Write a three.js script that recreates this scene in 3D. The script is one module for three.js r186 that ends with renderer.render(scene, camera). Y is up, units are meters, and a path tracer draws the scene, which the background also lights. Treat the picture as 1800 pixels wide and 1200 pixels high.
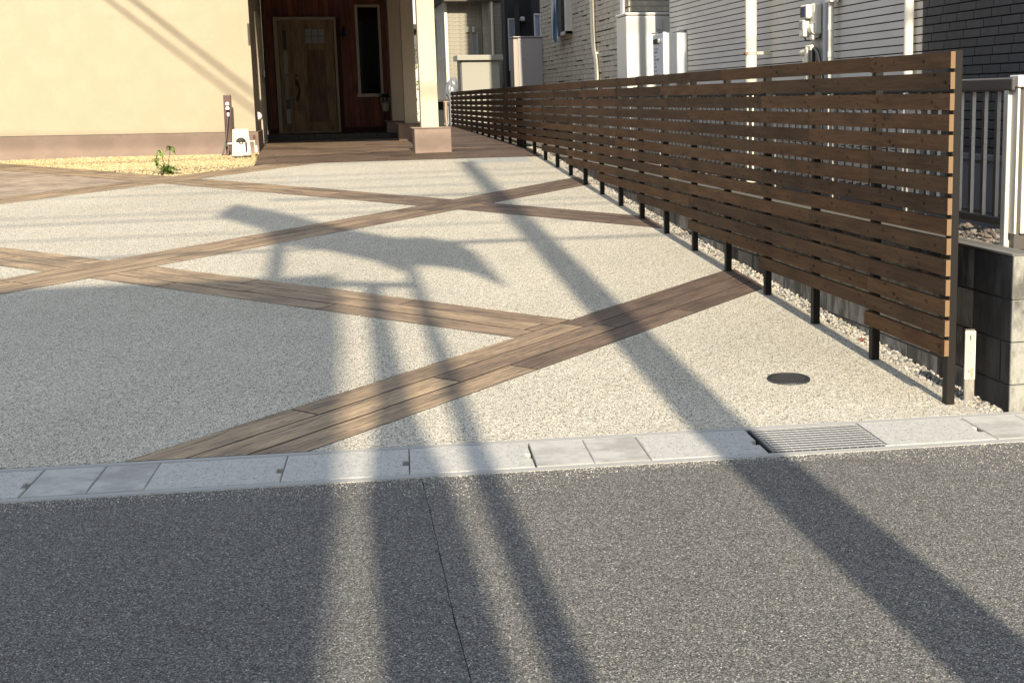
import * as THREE from 'three';
import { mergeGeometries } from 'three/addons/utils/BufferGeometryUtils.js';
import { RoundedBoxGeometry } from 'three/addons/geometries/RoundedBoxGeometry.js';

// ---------------------------------------------------------------- camera, sky, sun, exposure
const scene = new THREE.Scene();
const camera = new THREE.PerspectiveCamera(27.694, 1.5, 0.1, 600);
{
  const X = new THREE.Vector3(0.97372, -0.01556, 0.22721), Y = new THREE.Vector3(0.05427, 0.98478, -0.16513), Z = new THREE.Vector3(-0.22118, 0.17312, 0.95974);
  camera.quaternion.setFromRotationMatrix(new THREE.Matrix4().makeBasis(X, Y, Z));
  camera.position.set(0, 1.71, 0);
  camera.setViewOffset(1800, 1200, -230.65, 0, 1800, 1200);   // the lens axis lies right of the middle of the cropped picture
}
scene.add(camera);
const renderer = new THREE.WebGLRenderer({ antialias: true });
renderer.toneMapping = THREE.LinearToneMapping;
renderer.toneMappingExposure = 1.88;
renderer.shadowMap.enabled = true;
renderer.shadowMap.type = THREE.PCFSoftShadowMap;

const SUN_EL = 30 * Math.PI / 180, DRIFT = 0.008;
const toSun = new THREE.Vector3(-DRIFT, Math.tan(SUN_EL), 1).normalize();
{
  const W = 512, H = 256, d = new Float32Array(W * H * 4), v = new THREE.Vector3();
  for (let j = 0; j < H; j++) for (let i = 0; i < W; i++) {
    const el = (j + 0.5) / H * Math.PI - Math.PI / 2, az = (i + 0.5) / W * Math.PI * 2 - Math.PI;
    v.set(Math.cos(el) * Math.cos(az), Math.sin(el), Math.cos(el) * Math.sin(az));
    const s = Math.max(0, Math.sin(el)), t = Math.pow(1 - s, 3.2), c = Math.max(0, v.dot(toSun));
    const g = 0.55 * Math.pow(c, 6) + 1.1 * Math.pow(c, 40);
    const k = 0.74, o = (j * W + i) * 4;
    d[o] = k * (0.50 + 0.50 * t + g); d[o + 1] = k * (0.61 + 0.36 * t + g * 0.93); d[o + 2] = k * (0.80 + 0.10 * t + g * 0.78); d[o + 3] = 1;
    if (el < 0) { d[o] = 0.16; d[o + 1] = 0.15; d[o + 2] = 0.14; }
  }
  const sky = new THREE.DataTexture(d, W, H, THREE.RGBAFormat, THREE.FloatType);
  sky.mapping = THREE.EquirectangularReflectionMapping; sky.magFilter = sky.minFilter = THREE.LinearFilter; sky.needsUpdate = true;
  scene.background = sky; scene.environment = sky;
}
const sun = new THREE.DirectionalLight(new THREE.Color(1, 0.885, 0.70), 4.6);
sun.name = 'sun';
sun.target.position.set(0, 0, -15); sun.target.name = 'sun_target';
sun.position.copy(sun.target.position).addScaledVector(toSun, 60);
sun.castShadow = true; sun.shadow.radius = 1.0; sun.shadow.mapSize.set(4096, 4096); sun.shadow.bias = -0.0005;
Object.assign(sun.shadow.camera, { left: -22, right: 22, top: 24, bottom: -24, near: 1, far: 140 });
scene.add(sun, sun.target);

// ---------------------------------------------------------------- helpers
let seed = 7;
const rnd = () => { seed |= 0; seed = seed + 0x6D2B79F5 | 0; let t = Math.imul(seed ^ seed >>> 15, 1 | seed); t = t + Math.imul(t ^ t >>> 7, 61 | t) ^ t; return ((t ^ t >>> 14) >>> 0) / 4294967296; };
const rr = (a, b) => a + (b - a) * rnd();
const hash = (x, y, s = 0) => { let n = Math.imul(x, 374761393) + Math.imul(y, 668265263) + Math.imul(s, 1442695041) | 0; n = Math.imul(n ^ n >>> 13, 1274126177); return ((n ^ n >>> 16) >>> 0) / 4294967296; };
function noise(x, y, s = 0, px = 0, py = 0) {                     // value noise, periodic when px, py are given
  const xi = Math.floor(x), yi = Math.floor(y), fx = x - xi, fy = y - yi, u = fx * fx * (3 - 2 * fx), v = fy * fy * (3 - 2 * fy);
  const m = (a, p) => p ? ((a % p) + p) % p : a;
  const a = hash(m(xi, px), m(yi, py), s), b = hash(m(xi + 1, px), m(yi, py), s), c = hash(m(xi, px), m(yi + 1, py), s), e = hash(m(xi + 1, px), m(yi + 1, py), s);
  return a + (b - a) * u + (c - a) * v + (a - b - c + e) * u * v;
}
const used = new Map();
function numbered(n) { const k = used.get(n) || 0; used.set(n, k + 1); return k ? n + '_' + String(k).padStart(3, '0') : n; }
const lc = (r, g, b) => new THREE.Color().setRGB(r, g, b);
const std = (o) => new THREE.MeshStandardMaterial({ roughness: 0.8, ...o });
function mesh(name, geo, mat, parent) {
  const g = Array.isArray(geo) ? (geo.length > 1 ? mergeGeometries(geo.map((q) => q.index ? q.toNonIndexed() : q)) : geo[0]) : geo;
  const m = new THREE.Mesh(g, mat); m.castShadow = m.receiveShadow = true;
  m.name = parent ? name : numbered(name); (parent || scene).add(m); return m;
}
function thing(name, label, category, pos = [0, 0, 0], turn = 0, group) {
  const o = new THREE.Group(); o.name = numbered(name); o.position.set(...pos); o.rotation.y = turn;
  o.userData = { label, category }; if (group) o.userData.group = group; scene.add(o); return o;
}
function tag(o, label, category, group) { o.userData.label = label; o.userData.category = category; if (group) o.userData.group = group; return o; }
function sub(name, parent) { const o = new THREE.Group(); o.name = name; parent.add(o); return o; }
function structure(name) { const o = new THREE.Group(); o.name = numbered(name); o.userData = { kind: 'structure' }; scene.add(o); return o; }
function stuff(o) { o.userData.kind = 'stuff'; return o; }
function box(x0, x1, y0, y1, z0, z1) { const g = new THREE.BoxGeometry(Math.abs(x1 - x0), Math.abs(y1 - y0), Math.abs(z1 - z0)); metreUV(g); g.translate((x0 + x1) / 2, (y0 + y1) / 2, (z0 + z1) / 2); return g; }
function rbox(x0, x1, y0, y1, z0, z1, r = 0.01, s = 2) { const g = new RoundedBoxGeometry(Math.abs(x1 - x0), Math.abs(y1 - y0), Math.abs(z1 - z0), s, r); g.translate((x0 + x1) / 2, (y0 + y1) / 2, (z0 + z1) / 2); return g; }
function metreUV(g) {                                             // uv in metres, by the dominant normal
  const p = g.attributes.position, n = g.attributes.normal, uv = g.attributes.uv;
  for (let i = 0; i < p.count; i++) {
    const ax = Math.abs(n.getX(i)), ay = Math.abs(n.getY(i)), az = Math.abs(n.getZ(i));
    if (ay >= ax && ay >= az) uv.setXY(i, p.getX(i), -p.getZ(i)); else if (ax >= az) uv.setXY(i, -p.getZ(i), p.getY(i)); else uv.setXY(i, p.getX(i), p.getY(i));
  }
  return g;
}
function cyl(r0, r1, h, pos, seg = 16, axis = 'y') { const g = new THREE.CylinderGeometry(r0, r1, h, seg); if (axis === 'x') g.rotateZ(Math.PI / 2); if (axis === 'z') g.rotateX(Math.PI / 2); g.translate(...pos); return g; }
function tube(pts, r, seg = 24, rs = 8) { return new THREE.TubeGeometry(new THREE.CatmullRomCurve3(pts.map((p) => new THREE.Vector3(...p))), seg, r, rs); }
function tilt(g, f) { const p = g.attributes.position; for (let i = 0; i < p.count; i++) { const q = f(p.getX(i), p.getY(i), p.getZ(i)); p.setXYZ(i, ...q); } g.computeVertexNormals(); return g; }
// height of the paved ground: road level, then a slope up to the house, then nearly level
function H(x, z) {
  const a = (0.0575 - 0.0009 * (3.3 - Math.max(x, -12))) * Math.max(0, -6.95 - z), b = 0.915 + 0.014 * Math.max(0, -22.8 - z);
  return z < -20 ? Math.min(a, b) : a;
}
// textures
function dataTex(w, h, rgba, srgb, rx = 1, ry = 1) {
  const t = new THREE.DataTexture(rgba, w, h, THREE.RGBAFormat); t.wrapS = t.wrapT = THREE.RepeatWrapping; t.magFilter = THREE.LinearFilter; t.minFilter = THREE.LinearMipmapLinearFilter; t.generateMipmaps = true; t.anisotropy = 8;
  if (srgb) t.colorSpace = THREE.SRGBColorSpace; t.repeat.set(rx, ry); t.needsUpdate = true; return t;
}
const S8 = (l) => { l = Math.min(1, Math.max(0, l)); return 255 * (l <= 0.0031308 ? 12.92 * l : 1.055 * Math.pow(l, 1 / 2.4) - 0.055); };
// stones cast in a matrix: colour and height maps of size metres
function aggregate(n, size, base, count, rad, tones, seedAt) {
  seed = seedAt;
  const c = new Uint8Array(n * n * 4), b = new Uint8Array(n * n * 4), px = n / size;
  for (let y = 0; y < n; y++) for (let x = 0; x < n; x++) {
    const o = (y * n + x) * 4, f = 0.75 + 0.5 * hash(x >> 1, y >> 1, 3) * (0.6 + 0.8 * noise(x / 24, y / 24, 5, n / 24 | 0, n / 24 | 0));
    for (let k = 0; k < 3; k++) c[o + k] = S8(base[k] * f); c[o + 3] = 255;
    b[o] = b[o + 1] = b[o + 2] = 70 + 40 * hash(x, y, 9); b[o + 3] = 255;
  }
  for (let i = 0; i < count; i++) {
    const cx = rnd() * n, cy = rnd() * n; let r = (rad[0] + (rad[1] - rad[0]) * Math.pow(rnd(), 2.2)) * px; const e = rr(0.6, 1), a = rnd() * 3.14, ca = Math.cos(a), sa = Math.sin(a);
    let w = rnd(), t = tones[tones.length - 1]; for (const q of tones) { if (w < q[3]) { t = q; break; } w -= q[3]; }
    const br = rr(0.8, 1.2); r *= t[4] || 1; const R = Math.ceil(r);
    for (let y = -R; y <= R; y++) for (let x = -R; x <= R; x++) {
      const u = (x * ca + y * sa) / r, v = (-x * sa + y * ca) / (r * e), d = u * u + v * v; if (d > 1) continue;
      const X = ((Math.round(cx) + x) % n + n) % n, Y = ((Math.round(cy) + y) % n + n) % n, o = (Y * n + X) * 4, g = br * (0.92 + 0.16 * hash(X, Y, 4));
      for (let k = 0; k < 3; k++) c[o + k] = S8(t[k] * g);
      b[o] = b[o + 1] = b[o + 2] = 120 + 110 * Math.sqrt(1 - d);
    }
  }
  return [dataTex(n, n, c, true, 1 / size, 1 / size), dataTex(n, n, b, false, 1 / size, 1 / size)];
}
// wood grain running along u; colour factor near 1 and relief
function grain(w, h, opt) {
  const c = new Uint8Array(w * h * 4), b = new Uint8Array(w * h * 4), rows = opt.rows || 1, rh = h / rows;
  const knots = []; seed = opt.seed;
  for (let r = 0; r < rows; r++) for (let k = 0; k < opt.knots; k++) knots.push([r, rnd() * w, rr(0.15, 0.85) * rh, rr(0.5, 1) * rh * (opt.knot || 0.11)]);
  for (let y = 0; y < h; y++) for (let x = 0; x < w; x++) {
    const r = Math.floor(y / rh); let yy = y % rh, dark = 0, bend = 0;
    for (const q of knots) if (q[0] === r) { let dx = x - q[1]; if (dx > w / 2) dx -= w; if (dx < -w / 2) dx += w; const dy = yy - q[2], d = Math.hypot(dx * 0.75, dy); if (d < q[3] * 9) { bend += dy * Math.exp(-Math.pow(d / (q[3] * 2.4), 2)) * 0.8; if (d < q[3] * 1.5) dark = Math.max(dark, 1 - Math.pow(d / (q[3] * 1.5), 2)); } }
    yy -= bend; const s = r * 17 + 1;
    const wob = 6 * (noise(x / w * 6, r * 3.3, s, 6, 0) - 0.5) + 2 * (noise(x / w * 24, yy / 40, s, 24, 0) - 0.5);
    const g1 = noise(x / w * opt.fx, (yy + wob) / opt.fy, s + 1, opt.fx, 0), g2 = noise(x / w * opt.fx * 5, (yy + wob) / (opt.fy * 0.36), s + 2, opt.fx * 5, 0), g3 = noise(x / w * 8, yy / (rh * 0.5), s + 3, 8, 0);
    const f = (g1 - 0.5) * opt.c1 + (g2 - 0.5) * opt.c2 + (g3 - 0.5) * opt.c3, v = Math.max(0.12, 1 + f - dark * 0.72), o = (y * w + x) * 4;
    for (let k = 0; k < 3; k++) c[o + k] = S8(opt.col[k] * v * (k === 2 ? 1 - f * 0.1 : 1)); c[o + 3] = 255;
    b[o] = b[o + 1] = b[o + 2] = Math.max(0, Math.min(255, 128 + 300 * f * (opt.rel || 0.6) - dark * 20)); b[o + 3] = 255;
  }
  return [dataTex(w, h, c, true), dataTex(w, h, b, false)];
}
function mottle(n, size, lo, hi, cell, streak = 1, fine = 0.12, s = 1) {
  const c = new Uint8Array(n * n * 4), b = new Uint8Array(n * n * 4);
  for (let y = 0; y < n; y++) for (let x = 0; x < n; x++) {
    const p = Math.max(1, Math.round(n / cell)), q = Math.max(1, Math.round(n / (cell * streak)));
    let t = 0.55 * noise(x / n * p, y / n * q, s, p, q) + 0.3 * noise(x / n * p * 3, y / n * q * 3, s + 1, p * 3, q * 3) + 0.15 * noise(x / n * p * 8, y / n * q * 8, s + 2, p * 8, q * 8);
    t = Math.min(1, Math.max(0, (t - 0.3) / 0.4)); const h = hash(x, y, s + 5), f = 1 + fine * (h - 0.5) * 2, o = (y * n + x) * 4;
    for (let k = 0; k < 3; k++) c[o + k] = S8((lo[k] + (hi[k] - lo[k]) * t) * f); c[o + 3] = 255; b[o] = b[o + 1] = b[o + 2] = 90 + 60 * t + 90 * (h - 0.5); b[o + 3] = 255;
  }
  return [dataTex(n, n, c, true, 1 / size, 1 / size), dataTex(n, n, b, false, 1 / size, 1 / size)];
}

// ---------------------------------------------------------------- materials
const [aspC, aspB] = aggregate(2048, 1.7, [0.07, 0.067, 0.063], 240000, [0.0009, 0.0042], [[0.2, 0.191, 0.172, 0.44], [0.1, 0.096, 0.09, 0.22], [0.32, 0.305, 0.272, 0.13], [0.022, 0.021, 0.02, 0.195, 1.1], [0.58, 0.555, 0.495, 0.015]], 11);
const [aggC, aggB] = aggregate(2048, 1.5, [0.36, 0.33, 0.265], 130000, [0.0012, 0.005], [[0.62, 0.57, 0.46, 0.43], [0.53, 0.475, 0.37, 0.16], [0.30, 0.275, 0.235, 0.13], [0.74, 0.71, 0.63, 0.1], [0.035, 0.031, 0.028, 0.18, 1.0]], 23);
const [conC, conB] = mottle(1024, 1.2, [0.32, 0.312, 0.288], [0.47, 0.46, 0.43], 120, 1, 0.2, 31);
const [blkC, blkB] = aggregate(1024, 0.8, [0.385, 0.373, 0.34], 5200, [0.001, 0.005], [[0.46, 0.447, 0.41, 0.4], [0.27, 0.26, 0.235, 0.35], [0.11, 0.105, 0.095, 0.25]], 37);
const M = {};
M.asphalt = std({ vertexColors: true, map: aspC, bumpMap: aspB, bumpScale: 0.005, roughness: 0.93 });
M.asphalt2 = std({ vertexColors: true, map: aspC, bumpMap: aspB, bumpScale: 0.0045, roughness: 0.93, color: lc(1.06, 1.05, 1.03) });
M.aggregate = new THREE.MeshPhysicalMaterial({ specularIntensity: 0.3, vertexColors: true, map: aggC, bumpMap: aggB, bumpScale: 0.0035, roughness: 0.9 });
M.concrete = std({ map: conC, bumpMap: conB, bumpScale: 0.0012, roughness: 0.9 });
M.filler = std({ map: conC, bumpMap: conB, bumpScale: 0.0012, roughness: 0.9, color: lc(0.84, 0.83, 0.81) });
M.gutterBlock = std({ map: blkC, bumpMap: blkB, bumpScale: 0.0018, roughness: 0.9 });
M.mortar = std({ map: conC, bumpMap: conB, bumpScale: 0.002, roughness: 0.95, color: lc(0.84, 0.84, 0.84) });
const [stC, stB] = grain(1024, 512, { rows: 2, seed: 5, knots: 1, knot: 0.06, fx: 10, fy: 7, c1: 1.1, c2: 0.8, c3: 0.7, col: [0.66, 0.66, 0.66], rel: 0.6 });
stC.repeat.set(1 / 2.2, 1 / 0.44); stB.repeat.set(1 / 2.2, 1 / 0.44);
const stampTan = [0.40, 0.285, 0.172], stampDark = [0.125, 0.08, 0.054];
M.stamp = []; for (let i = 0; i <= 12; i++) { const t = i / 12; M.stamp.push(std({ vertexColors: true, map: stC, bumpMap: stB, bumpScale: 0.005, roughness: 0.72, color: lc(...stampTan.map((c, k) => c * Math.pow(stampDark[k] / c, t))) })); }
M.joint = std({ color: lc(0.03, 0.023, 0.018), roughness: 0.95 });
const [fbC, fbB] = grain(2048, 1024, { rows: 8, seed: 77, knots: 7, knot: 0.12, fx: 10, fy: 12, c1: 0.42, c2: 0.28, c3: 0.55, col: [0.073, 0.0415, 0.0205], rel: 0.4 });
M.boards = [[1, 1, 1], [1.3, 1.22, 1.15], [0.82, 0.82, 0.85], [1.15, 1.05, 0.95]].map((t) => new THREE.MeshPhysicalMaterial({ map: fbC, bumpMap: fbB, bumpScale: 0.0012, roughness: 0.8, specularIntensity: 0.35, color: lc(...t) }));
const [egC, egB] = mottle(128, 0.06, [0.14, 0.078, 0.032], [0.28, 0.18, 0.095], 16, 4, 0.1, 41);
M.endGrain = std({ map: egC, roughness: 0.8 });
M.post = new THREE.MeshPhysicalMaterial({ color: lc(0.016, 0.0137, 0.0122), roughness: 0.6, specularIntensity: 0.4 });
const [stuC, stuB] = mottle(512, 1.0, [0.355, 0.302, 0.214], [0.375, 0.319, 0.226], 90, 1, 0.05, 51);
M.stucco = std({ map: stuC, bumpMap: stuB, bumpScale: 0.006, roughness: 0.95 });
M.stuccoPale = std({ map: stuC, bumpMap: stuB, bumpScale: 0.003, roughness: 0.95, color: lc(1.48, 1.5, 1.56) });
const [plC, plB] = mottle(512, 1.2, [0.225, 0.165, 0.13], [0.255, 0.188, 0.148], 100, 1, 0.08, 57);
M.plinth = std({ map: plC, bumpMap: plB, bumpScale: 0.002, roughness: 0.9 });
M.tan = std({ color: lc(0.5, 0.3, 0.15), roughness: 0.8 });

// ================================================================ GROUND
{   // one sheet to the horizon, a little under everything paved
  const xs = [-300, -120, -60, -30, -14, -9, -6, -3, 0, 2, 3.4, 3.6, 4.6, 8, 14, 30, 60, 120, 300], zs = [200, 80, 30, 10, 4, 0, -4, -6.95, -10, -14, -18, -20, -22, -22.9, -24, -27, -30, -36, -50, -90, -200, -400];
  const p = [], id = []; for (const z of zs) for (const x of xs) p.push(x, H(x, Math.max(z, -60)) - 0.09, z);
  for (let j = 0; j < zs.length - 1; j++) for (let i = 0; i < xs.length - 1; i++) { const a = j * xs.length + i, b = a + xs.length; id.push(a, a + 1, b, a + 1, b + 1, b); }
  const g = new THREE.BufferGeometry(); g.setAttribute('position', new THREE.Float32BufferAttribute(p, 3)); g.setAttribute('uv', new THREE.Float32BufferAttribute(p.length / 3 * 2, 2));
  for (let i = 0; i < p.length / 3; i++) g.attributes.uv.setXY(i, p[i * 3], p[i * 3 + 2]); g.setIndex(id); g.computeVertexNormals();
  const m = mesh('ground', g, std({ map: conC, color: lc(0.6, 0.56, 0.48), roughness: 1 })); m.userData.kind = 'structure';
}
// road gutter: cast blocks 0.6 m long between mortar strips, with lifting notches
{
  const gut = structure('road_gutter'); gut.position.set(0, 0, -6.91); gut.rotation.y = -Math.atan(0.0565);
  mesh('mortar_bed', [box(-14, 2.09, -0.16, -0.05, 0.004, 0.612), box(2.69, 14, -0.16, -0.05, 0.004, 0.612)], M.mortar, gut);
  mesh('edge_strip', rbox(-14, 14, -0.1, 0.0, 0.0, 0.062, 0.004), M.mortar, gut);
  mesh('edge_strip', rbox(-14, 14, -0.1, -0.001, 0.552, 0.612, 0.006), M.mortar, gut);
  const blk = (x0, x1, nl, nr, mat, name, sk = 0) => {
    if (!nl && !nr) { x0 -= 0.0022; x1 += 0.0022; } else { x0 -= 0.001; x1 += 0.001; } const z0 = 0.066, z1 = 0.546, w = 0.045, d = 0.028, zc = 0.34, s = new THREE.Shape();
    s.moveTo(x0 + sk, -z0); if (nl) { s.lineTo(x0, -(zc - w)); s.lineTo(x0 + d, -(zc - w)); s.lineTo(x0 + d, -(zc + w)); s.lineTo(x0, -(zc + w)); } s.lineTo(x0, -z1); s.lineTo(x1, -z1);
    if (nr) { s.lineTo(x1, -(zc + w)); s.lineTo(x1 - d, -(zc + w)); s.lineTo(x1 - d, -(zc - w)); s.lineTo(x1, -(zc - w)); }
    s.lineTo(x1 + sk, -z0);
    const g = new THREE.ExtrudeGeometry(s, { depth: 0.09, bevelEnabled: true, bevelThickness: 0.005, bevelSize: 0.004, bevelOffset: -0.004, bevelSegments: 1 }); g.rotateX(-Math.PI / 2); g.translate(0, -0.095, 0);
    mesh(name, g, mat, gut);
  };
  const J = [[-3.76, -3.165, 1, 1], [-3.16, -2.565, 1, 1], [-2.56, -1.965, 1, 1], [-1.96, -1.365, 1, 2], [-0.825, -0.228, 0, 1], [-0.222, 0.362, 0, 1], [0.368, 0.952, 0, 2], [1.515, 2.091, 0, 2], [2.69, 3.275, 0, 2], [3.9, 4.5, 1, 1], [4.5, 5.1, 1, 1]];
  for (const [a, b, l, r] of J) blk(a, b, l === 1, r > 0, M.gutterBlock, 'gutter_block');
  for (const [a, b] of [[-1.355, -1.08], [-1.072, -0.83], [0.965, 1.235], [1.241, 1.508], [3.285, 3.58], [3.585, 3.89]]) blk(a, b, 0, 0, M.filler, 'filler_slab');
}

// driveway: aggregate panels between timber-stamped strips, all convex pieces of the half planes below
const clip = (poly, f) => { const out = []; for (let i = 0; i < poly.length; i++) { const a = poly[i], b = poly[(i + 1) % poly.length], fa = f(a), fb = f(b); if (fa >= 0) out.push(a); if ((fa > 0 && fb < 0) || (fa < 0 && fb > 0)) { const t = fa / (fa - fb); out.push([a[0] + (b[0] - a[0]) * t, a[1] + (b[1] - a[1]) * t]); } } return out; };
const region = (poly, ...fs) => fs.reduce((p, f) => p.length ? clip(p, f) : p, poly);
const U = (p) => p[0] + p[1], V = (p) => p[0] - p[1];
const uGt = (c, g = 0) => (p) => U(p) - c - g, uLt = (c, g = 0) => (p) => c - U(p) - g, vGt = (c, g = 0) => (p) => V(p) - c - g, vLt = (c, g = 0) => (p) => c - V(p) - g;
const s4u = (p) => 18.1 + 0.1 * (3.3 - p[0]), s4d = (p) => 17.15 + 0.1 * (3.3 - p[0]);
const aboveS4 = (g = 0) => (p) => V(p) - s4u(p) - g, belowS4 = (g = 0) => (p) => s4d(p) - V(p) - g;
const front = (p) => -6.913 + 0.0565 * p[0] - p[1], beforeDeck = (g = 0) => (p) => p[1] - (-21.58 - 0.08 * (3.25 - p[0])) - g, behindDeck = (g = 0) => (p) => -(p[1] - (-21.58 - 0.08 * (3.25 - p[0]))) - g;
const A1 = -7.05, A0 = -7.98, B1 = -14.3, B0 = -15.2, C1 = -21.83, C0 = -22.73, D0 = 10.43, D1 = 11.38, XR = 3.43;
const XL = -10, big = [[XL, -40], [XR, -40], [XR, -5], [XL, -5]];
// a slab piece: polygon lifted on the ground height, finely cut so that it follows it, with side faces
const patch = (x, z) => 0.86 + 0.28 * (0.5 * noise(x * 0.7 + 40, z * 0.7 + 90, 6) + 0.3 * noise(x * 2.3 + 11, z * 2.3 + 70, 7) + 0.2 * noise(x * 6 + 5, z * 6 + 30, 8));
function slab(poly, cell, dy, depth, uvf) {
  const pos = [], uv = [], col = [], push = (p, y) => { pos.push(p[0], y, p[1]); const f = Math.pow(patch(p[0], p[1]), uvf ? 1.2 : 1); col.push(f, f, f * (0.97 + 0.03 * f)); const q = uvf ? uvf(p) : p; uv.push(q[0], q[1]); };
  let x0 = 1e9, x1 = -1e9, z0 = 1e9, z1 = -1e9; for (const p of poly) { x0 = Math.min(x0, p[0]); x1 = Math.max(x1, p[0]); z0 = Math.min(z0, p[1]); z1 = Math.max(z1, p[1]); }
  for (let i = Math.floor(x0 / cell); i * cell < x1; i++) {
    const c1 = region(poly, (p) => p[0] - i * cell, (p) => (i + 1) * cell - p[0]); if (c1.length < 3) continue;
    for (let j = Math.floor(z0 / cell); j * cell < z1; j++) {
      const c = region(c1, (p) => p[1] - j * cell, (p) => (j + 1) * cell - p[1]); if (c.length < 3) continue;
      for (let k = 1; k < c.length - 1; k++) for (const p of [c[0], c[k + 1], c[k]]) push(p, H(p[0], p[1]) + dy);
    }
  }
  const nTop = pos.length / 3; let area = 0; for (let i = 0; i < poly.length; i++) { const a = poly[i], b = poly[(i + 1) % poly.length]; area += a[0] * b[1] - a[1] * b[0]; }
  for (let i = 0; i < poly.length; i++) {
    let a = poly[i], b = poly[(i + 1) % poly.length]; if (area < 0) [a, b] = [b, a];
    const L = Math.hypot(b[0] - a[0], b[1] - a[1]), n = Math.max(1, Math.ceil(L / cell));
    for (let k = 0; k < n; k++) {
      const p = [a[0] + (b[0] - a[0]) * k / n, a[1] + (b[1] - a[1]) * k / n], q = [a[0] + (b[0] - a[0]) * (k + 1) / n, a[1] + (b[1] - a[1]) * (k + 1) / n];
      const yp = H(...p) + dy, yq = H(...q) + dy; push(p, yp); push(q, yq); push(p, yp - depth); push(q, yq); push(q, yq - depth); push(p, yp - depth);
    }
  }
  const g = new THREE.BufferGeometry(); g.setAttribute('position', new THREE.Float32BufferAttribute(pos, 3)); g.setAttribute('uv', new THREE.Float32BufferAttribute(uv, 2)); g.setAttribute('color', new THREE.Float32BufferAttribute(col, 3)); g.addGroup(0, nTop, 0); g.addGroup(nTop, pos.length / 3 - nTop, 1); g.computeVertexNormals(); return g;
}
// road of two asphalt lanes that meet in an open seam
{
  const road = structure('road'), flat = (g, y) => { const p = g.attributes.position; for (let i = 0; i < p.count; i++) { const x = p.getX(i), z = p.getZ(i), d = Math.abs(x - sx(z)); p.setY(i, p.getY(i) + y); if (d < 0.02) p.setX(i, x + 0.012 * (noise(z * 1.1, 3, 12) - 0.5) + 0.004 * (noise(z * 11, 5, 13) - 0.5) + (x > sx(z) ? 0.0022 * noise(z * 6, 9, 17) : 0)); } return g; };
  const sx = (z) => 0.36 + 0.011 * (-z - 4), side = (k) => (p) => k * (p[0] - sx(p[1])) - 0.0008, edge = (p) => p[1] - (-6.298 + 0.058 * p[0]);
  const near = [[-5, -7], [7, -7], [7, 0], [-5, 0]], far = [[[-60, -12], [-5.001, -12], [-5.001, 30], [-60, 30]], [[7.001, -12], [60, -12], [60, 30], [7.001, 30]], [[-5, 0.001], [7, 0.001], [7, 30], [-5, 30]]];
  mesh('asphalt', flat(slab(region(near, edge, side(-1)), 0.12, 0, 0.02), -0.006), M.asphalt, road);
  mesh('asphalt', flat(slab(region(near, edge, side(1)), 0.12, 0, 0.02), -0.004), M.asphalt2, road);
  for (const f of far) mesh('asphalt', flat(slab(region(f, edge), 4, 0, 0.02), -0.005), M.asphalt, road);
  mesh('road_base', box(-60, 60, -0.08, -0.024, -4.2, 30).translate(0, 0, 2.4), std({ color: lc(0.03, 0.03, 0.03), roughness: 1 }), road);
}
const driveway = structure('driveway');
mesh('joint_bed', slab(region(big, front, beforeDeck(-0.3)), 0.6, -0.014, 0.05), M.joint, driveway);
const G = 0.004;
for (const fs of [[front, uGt(A1, G)], [front, uLt(A0, G), uGt(B1, G), vLt(D0, G)], [uLt(A0, G), uGt(B1, G), vGt(D1, G), belowS4(G)], [uGt(B1, G), aboveS4(G)], [uLt(B0, G), uGt(C1, G), vGt(D1, G), belowS4(G)], [uLt(B0, G), uGt(C1, G), vLt(D0, G)], [uLt(B0, G), uGt(C1, G), aboveS4(G), beforeDeck(G)]]) {
  let p = region(big, ...fs); if (p.length > 2) mesh('aggregate_panel', slab(p, 0.25, 0, 0.03), M.aggregate, driveway);
}
// planks of a strip; frame: s along, t across (0..w)
function strip(name, parent, o, dir, w, rows, s0, s1, fs, gap, tone, lenRange = [1.7, 2.9]) {
  const g = sub(name, parent), nx = -dir[1], nz = dir[0], P = (s, t) => [o[0] + dir[0] * s + nx * t, o[1] + dir[1] * s + nz * t];
  for (let r = 0; r < rows; r++) {
    let s = s0 - rnd() * 1.5;
    while (s < s1) {
      const e = s + rr(...lenRange), t0 = r * w / rows + gap / 2, t1 = (r + 1) * w / rows - gap / 2, a = s + gap / 2, b = e - gap / 2;
      const poly = region([P(a, t0), P(b, t0), P(b, t1), P(a, t1)], ...fs);
      if (poly.length > 2) {
        let ar = 0, cx = 0, cz = 0; poly.forEach((p, i) => { const q = poly[(i + 1) % poly.length]; ar += p[0] * q[1] - p[1] * q[0]; cx += p[0] / poly.length; cz += p[1] / poly.length; });
        if (Math.abs(ar) > 0.01) {
          const ou = rnd() * 2.2, ov = Math.floor(rnd() * 2) * 0.22;
          mesh('plank', slab(poly, 0.3, 0.001 + rr(-0.001, 0.001), 0.03, (p) => { const dx = p[0] - o[0], dz = p[1] - o[1]; return [dx * dir[0] + dz * dir[1] + ou, (dx * nx + dz * nz) - r * w / rows + ov]; }), [M.stamp[tone(cx, cz)], M.joint], g);
        }
      }
      s = e;
    }
  }
}
const q2 = Math.SQRT1_2, W1 = 0.93 * q2, W2 = 0.9 * q2, W3 = 0.95 * q2;
const pick = (a) => a[Math.floor(rnd() * a.length)];
const graded = (x0, x1, lo = 0, hi = 12) => (x) => Math.max(0, Math.min(12, Math.round(lo + (hi - lo) * Math.min(1, Math.max(0, (x - x0) / (x1 - x0))) + rr(-0.25, 0.25))));
const toneS1 = graded(0.2, 2.6, 0, 11), toneS2 = graded(-0.6, 2.4, 1, 10), toneS3 = graded(0.2, 2.2, 0, 8);
seed = 900;
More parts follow.
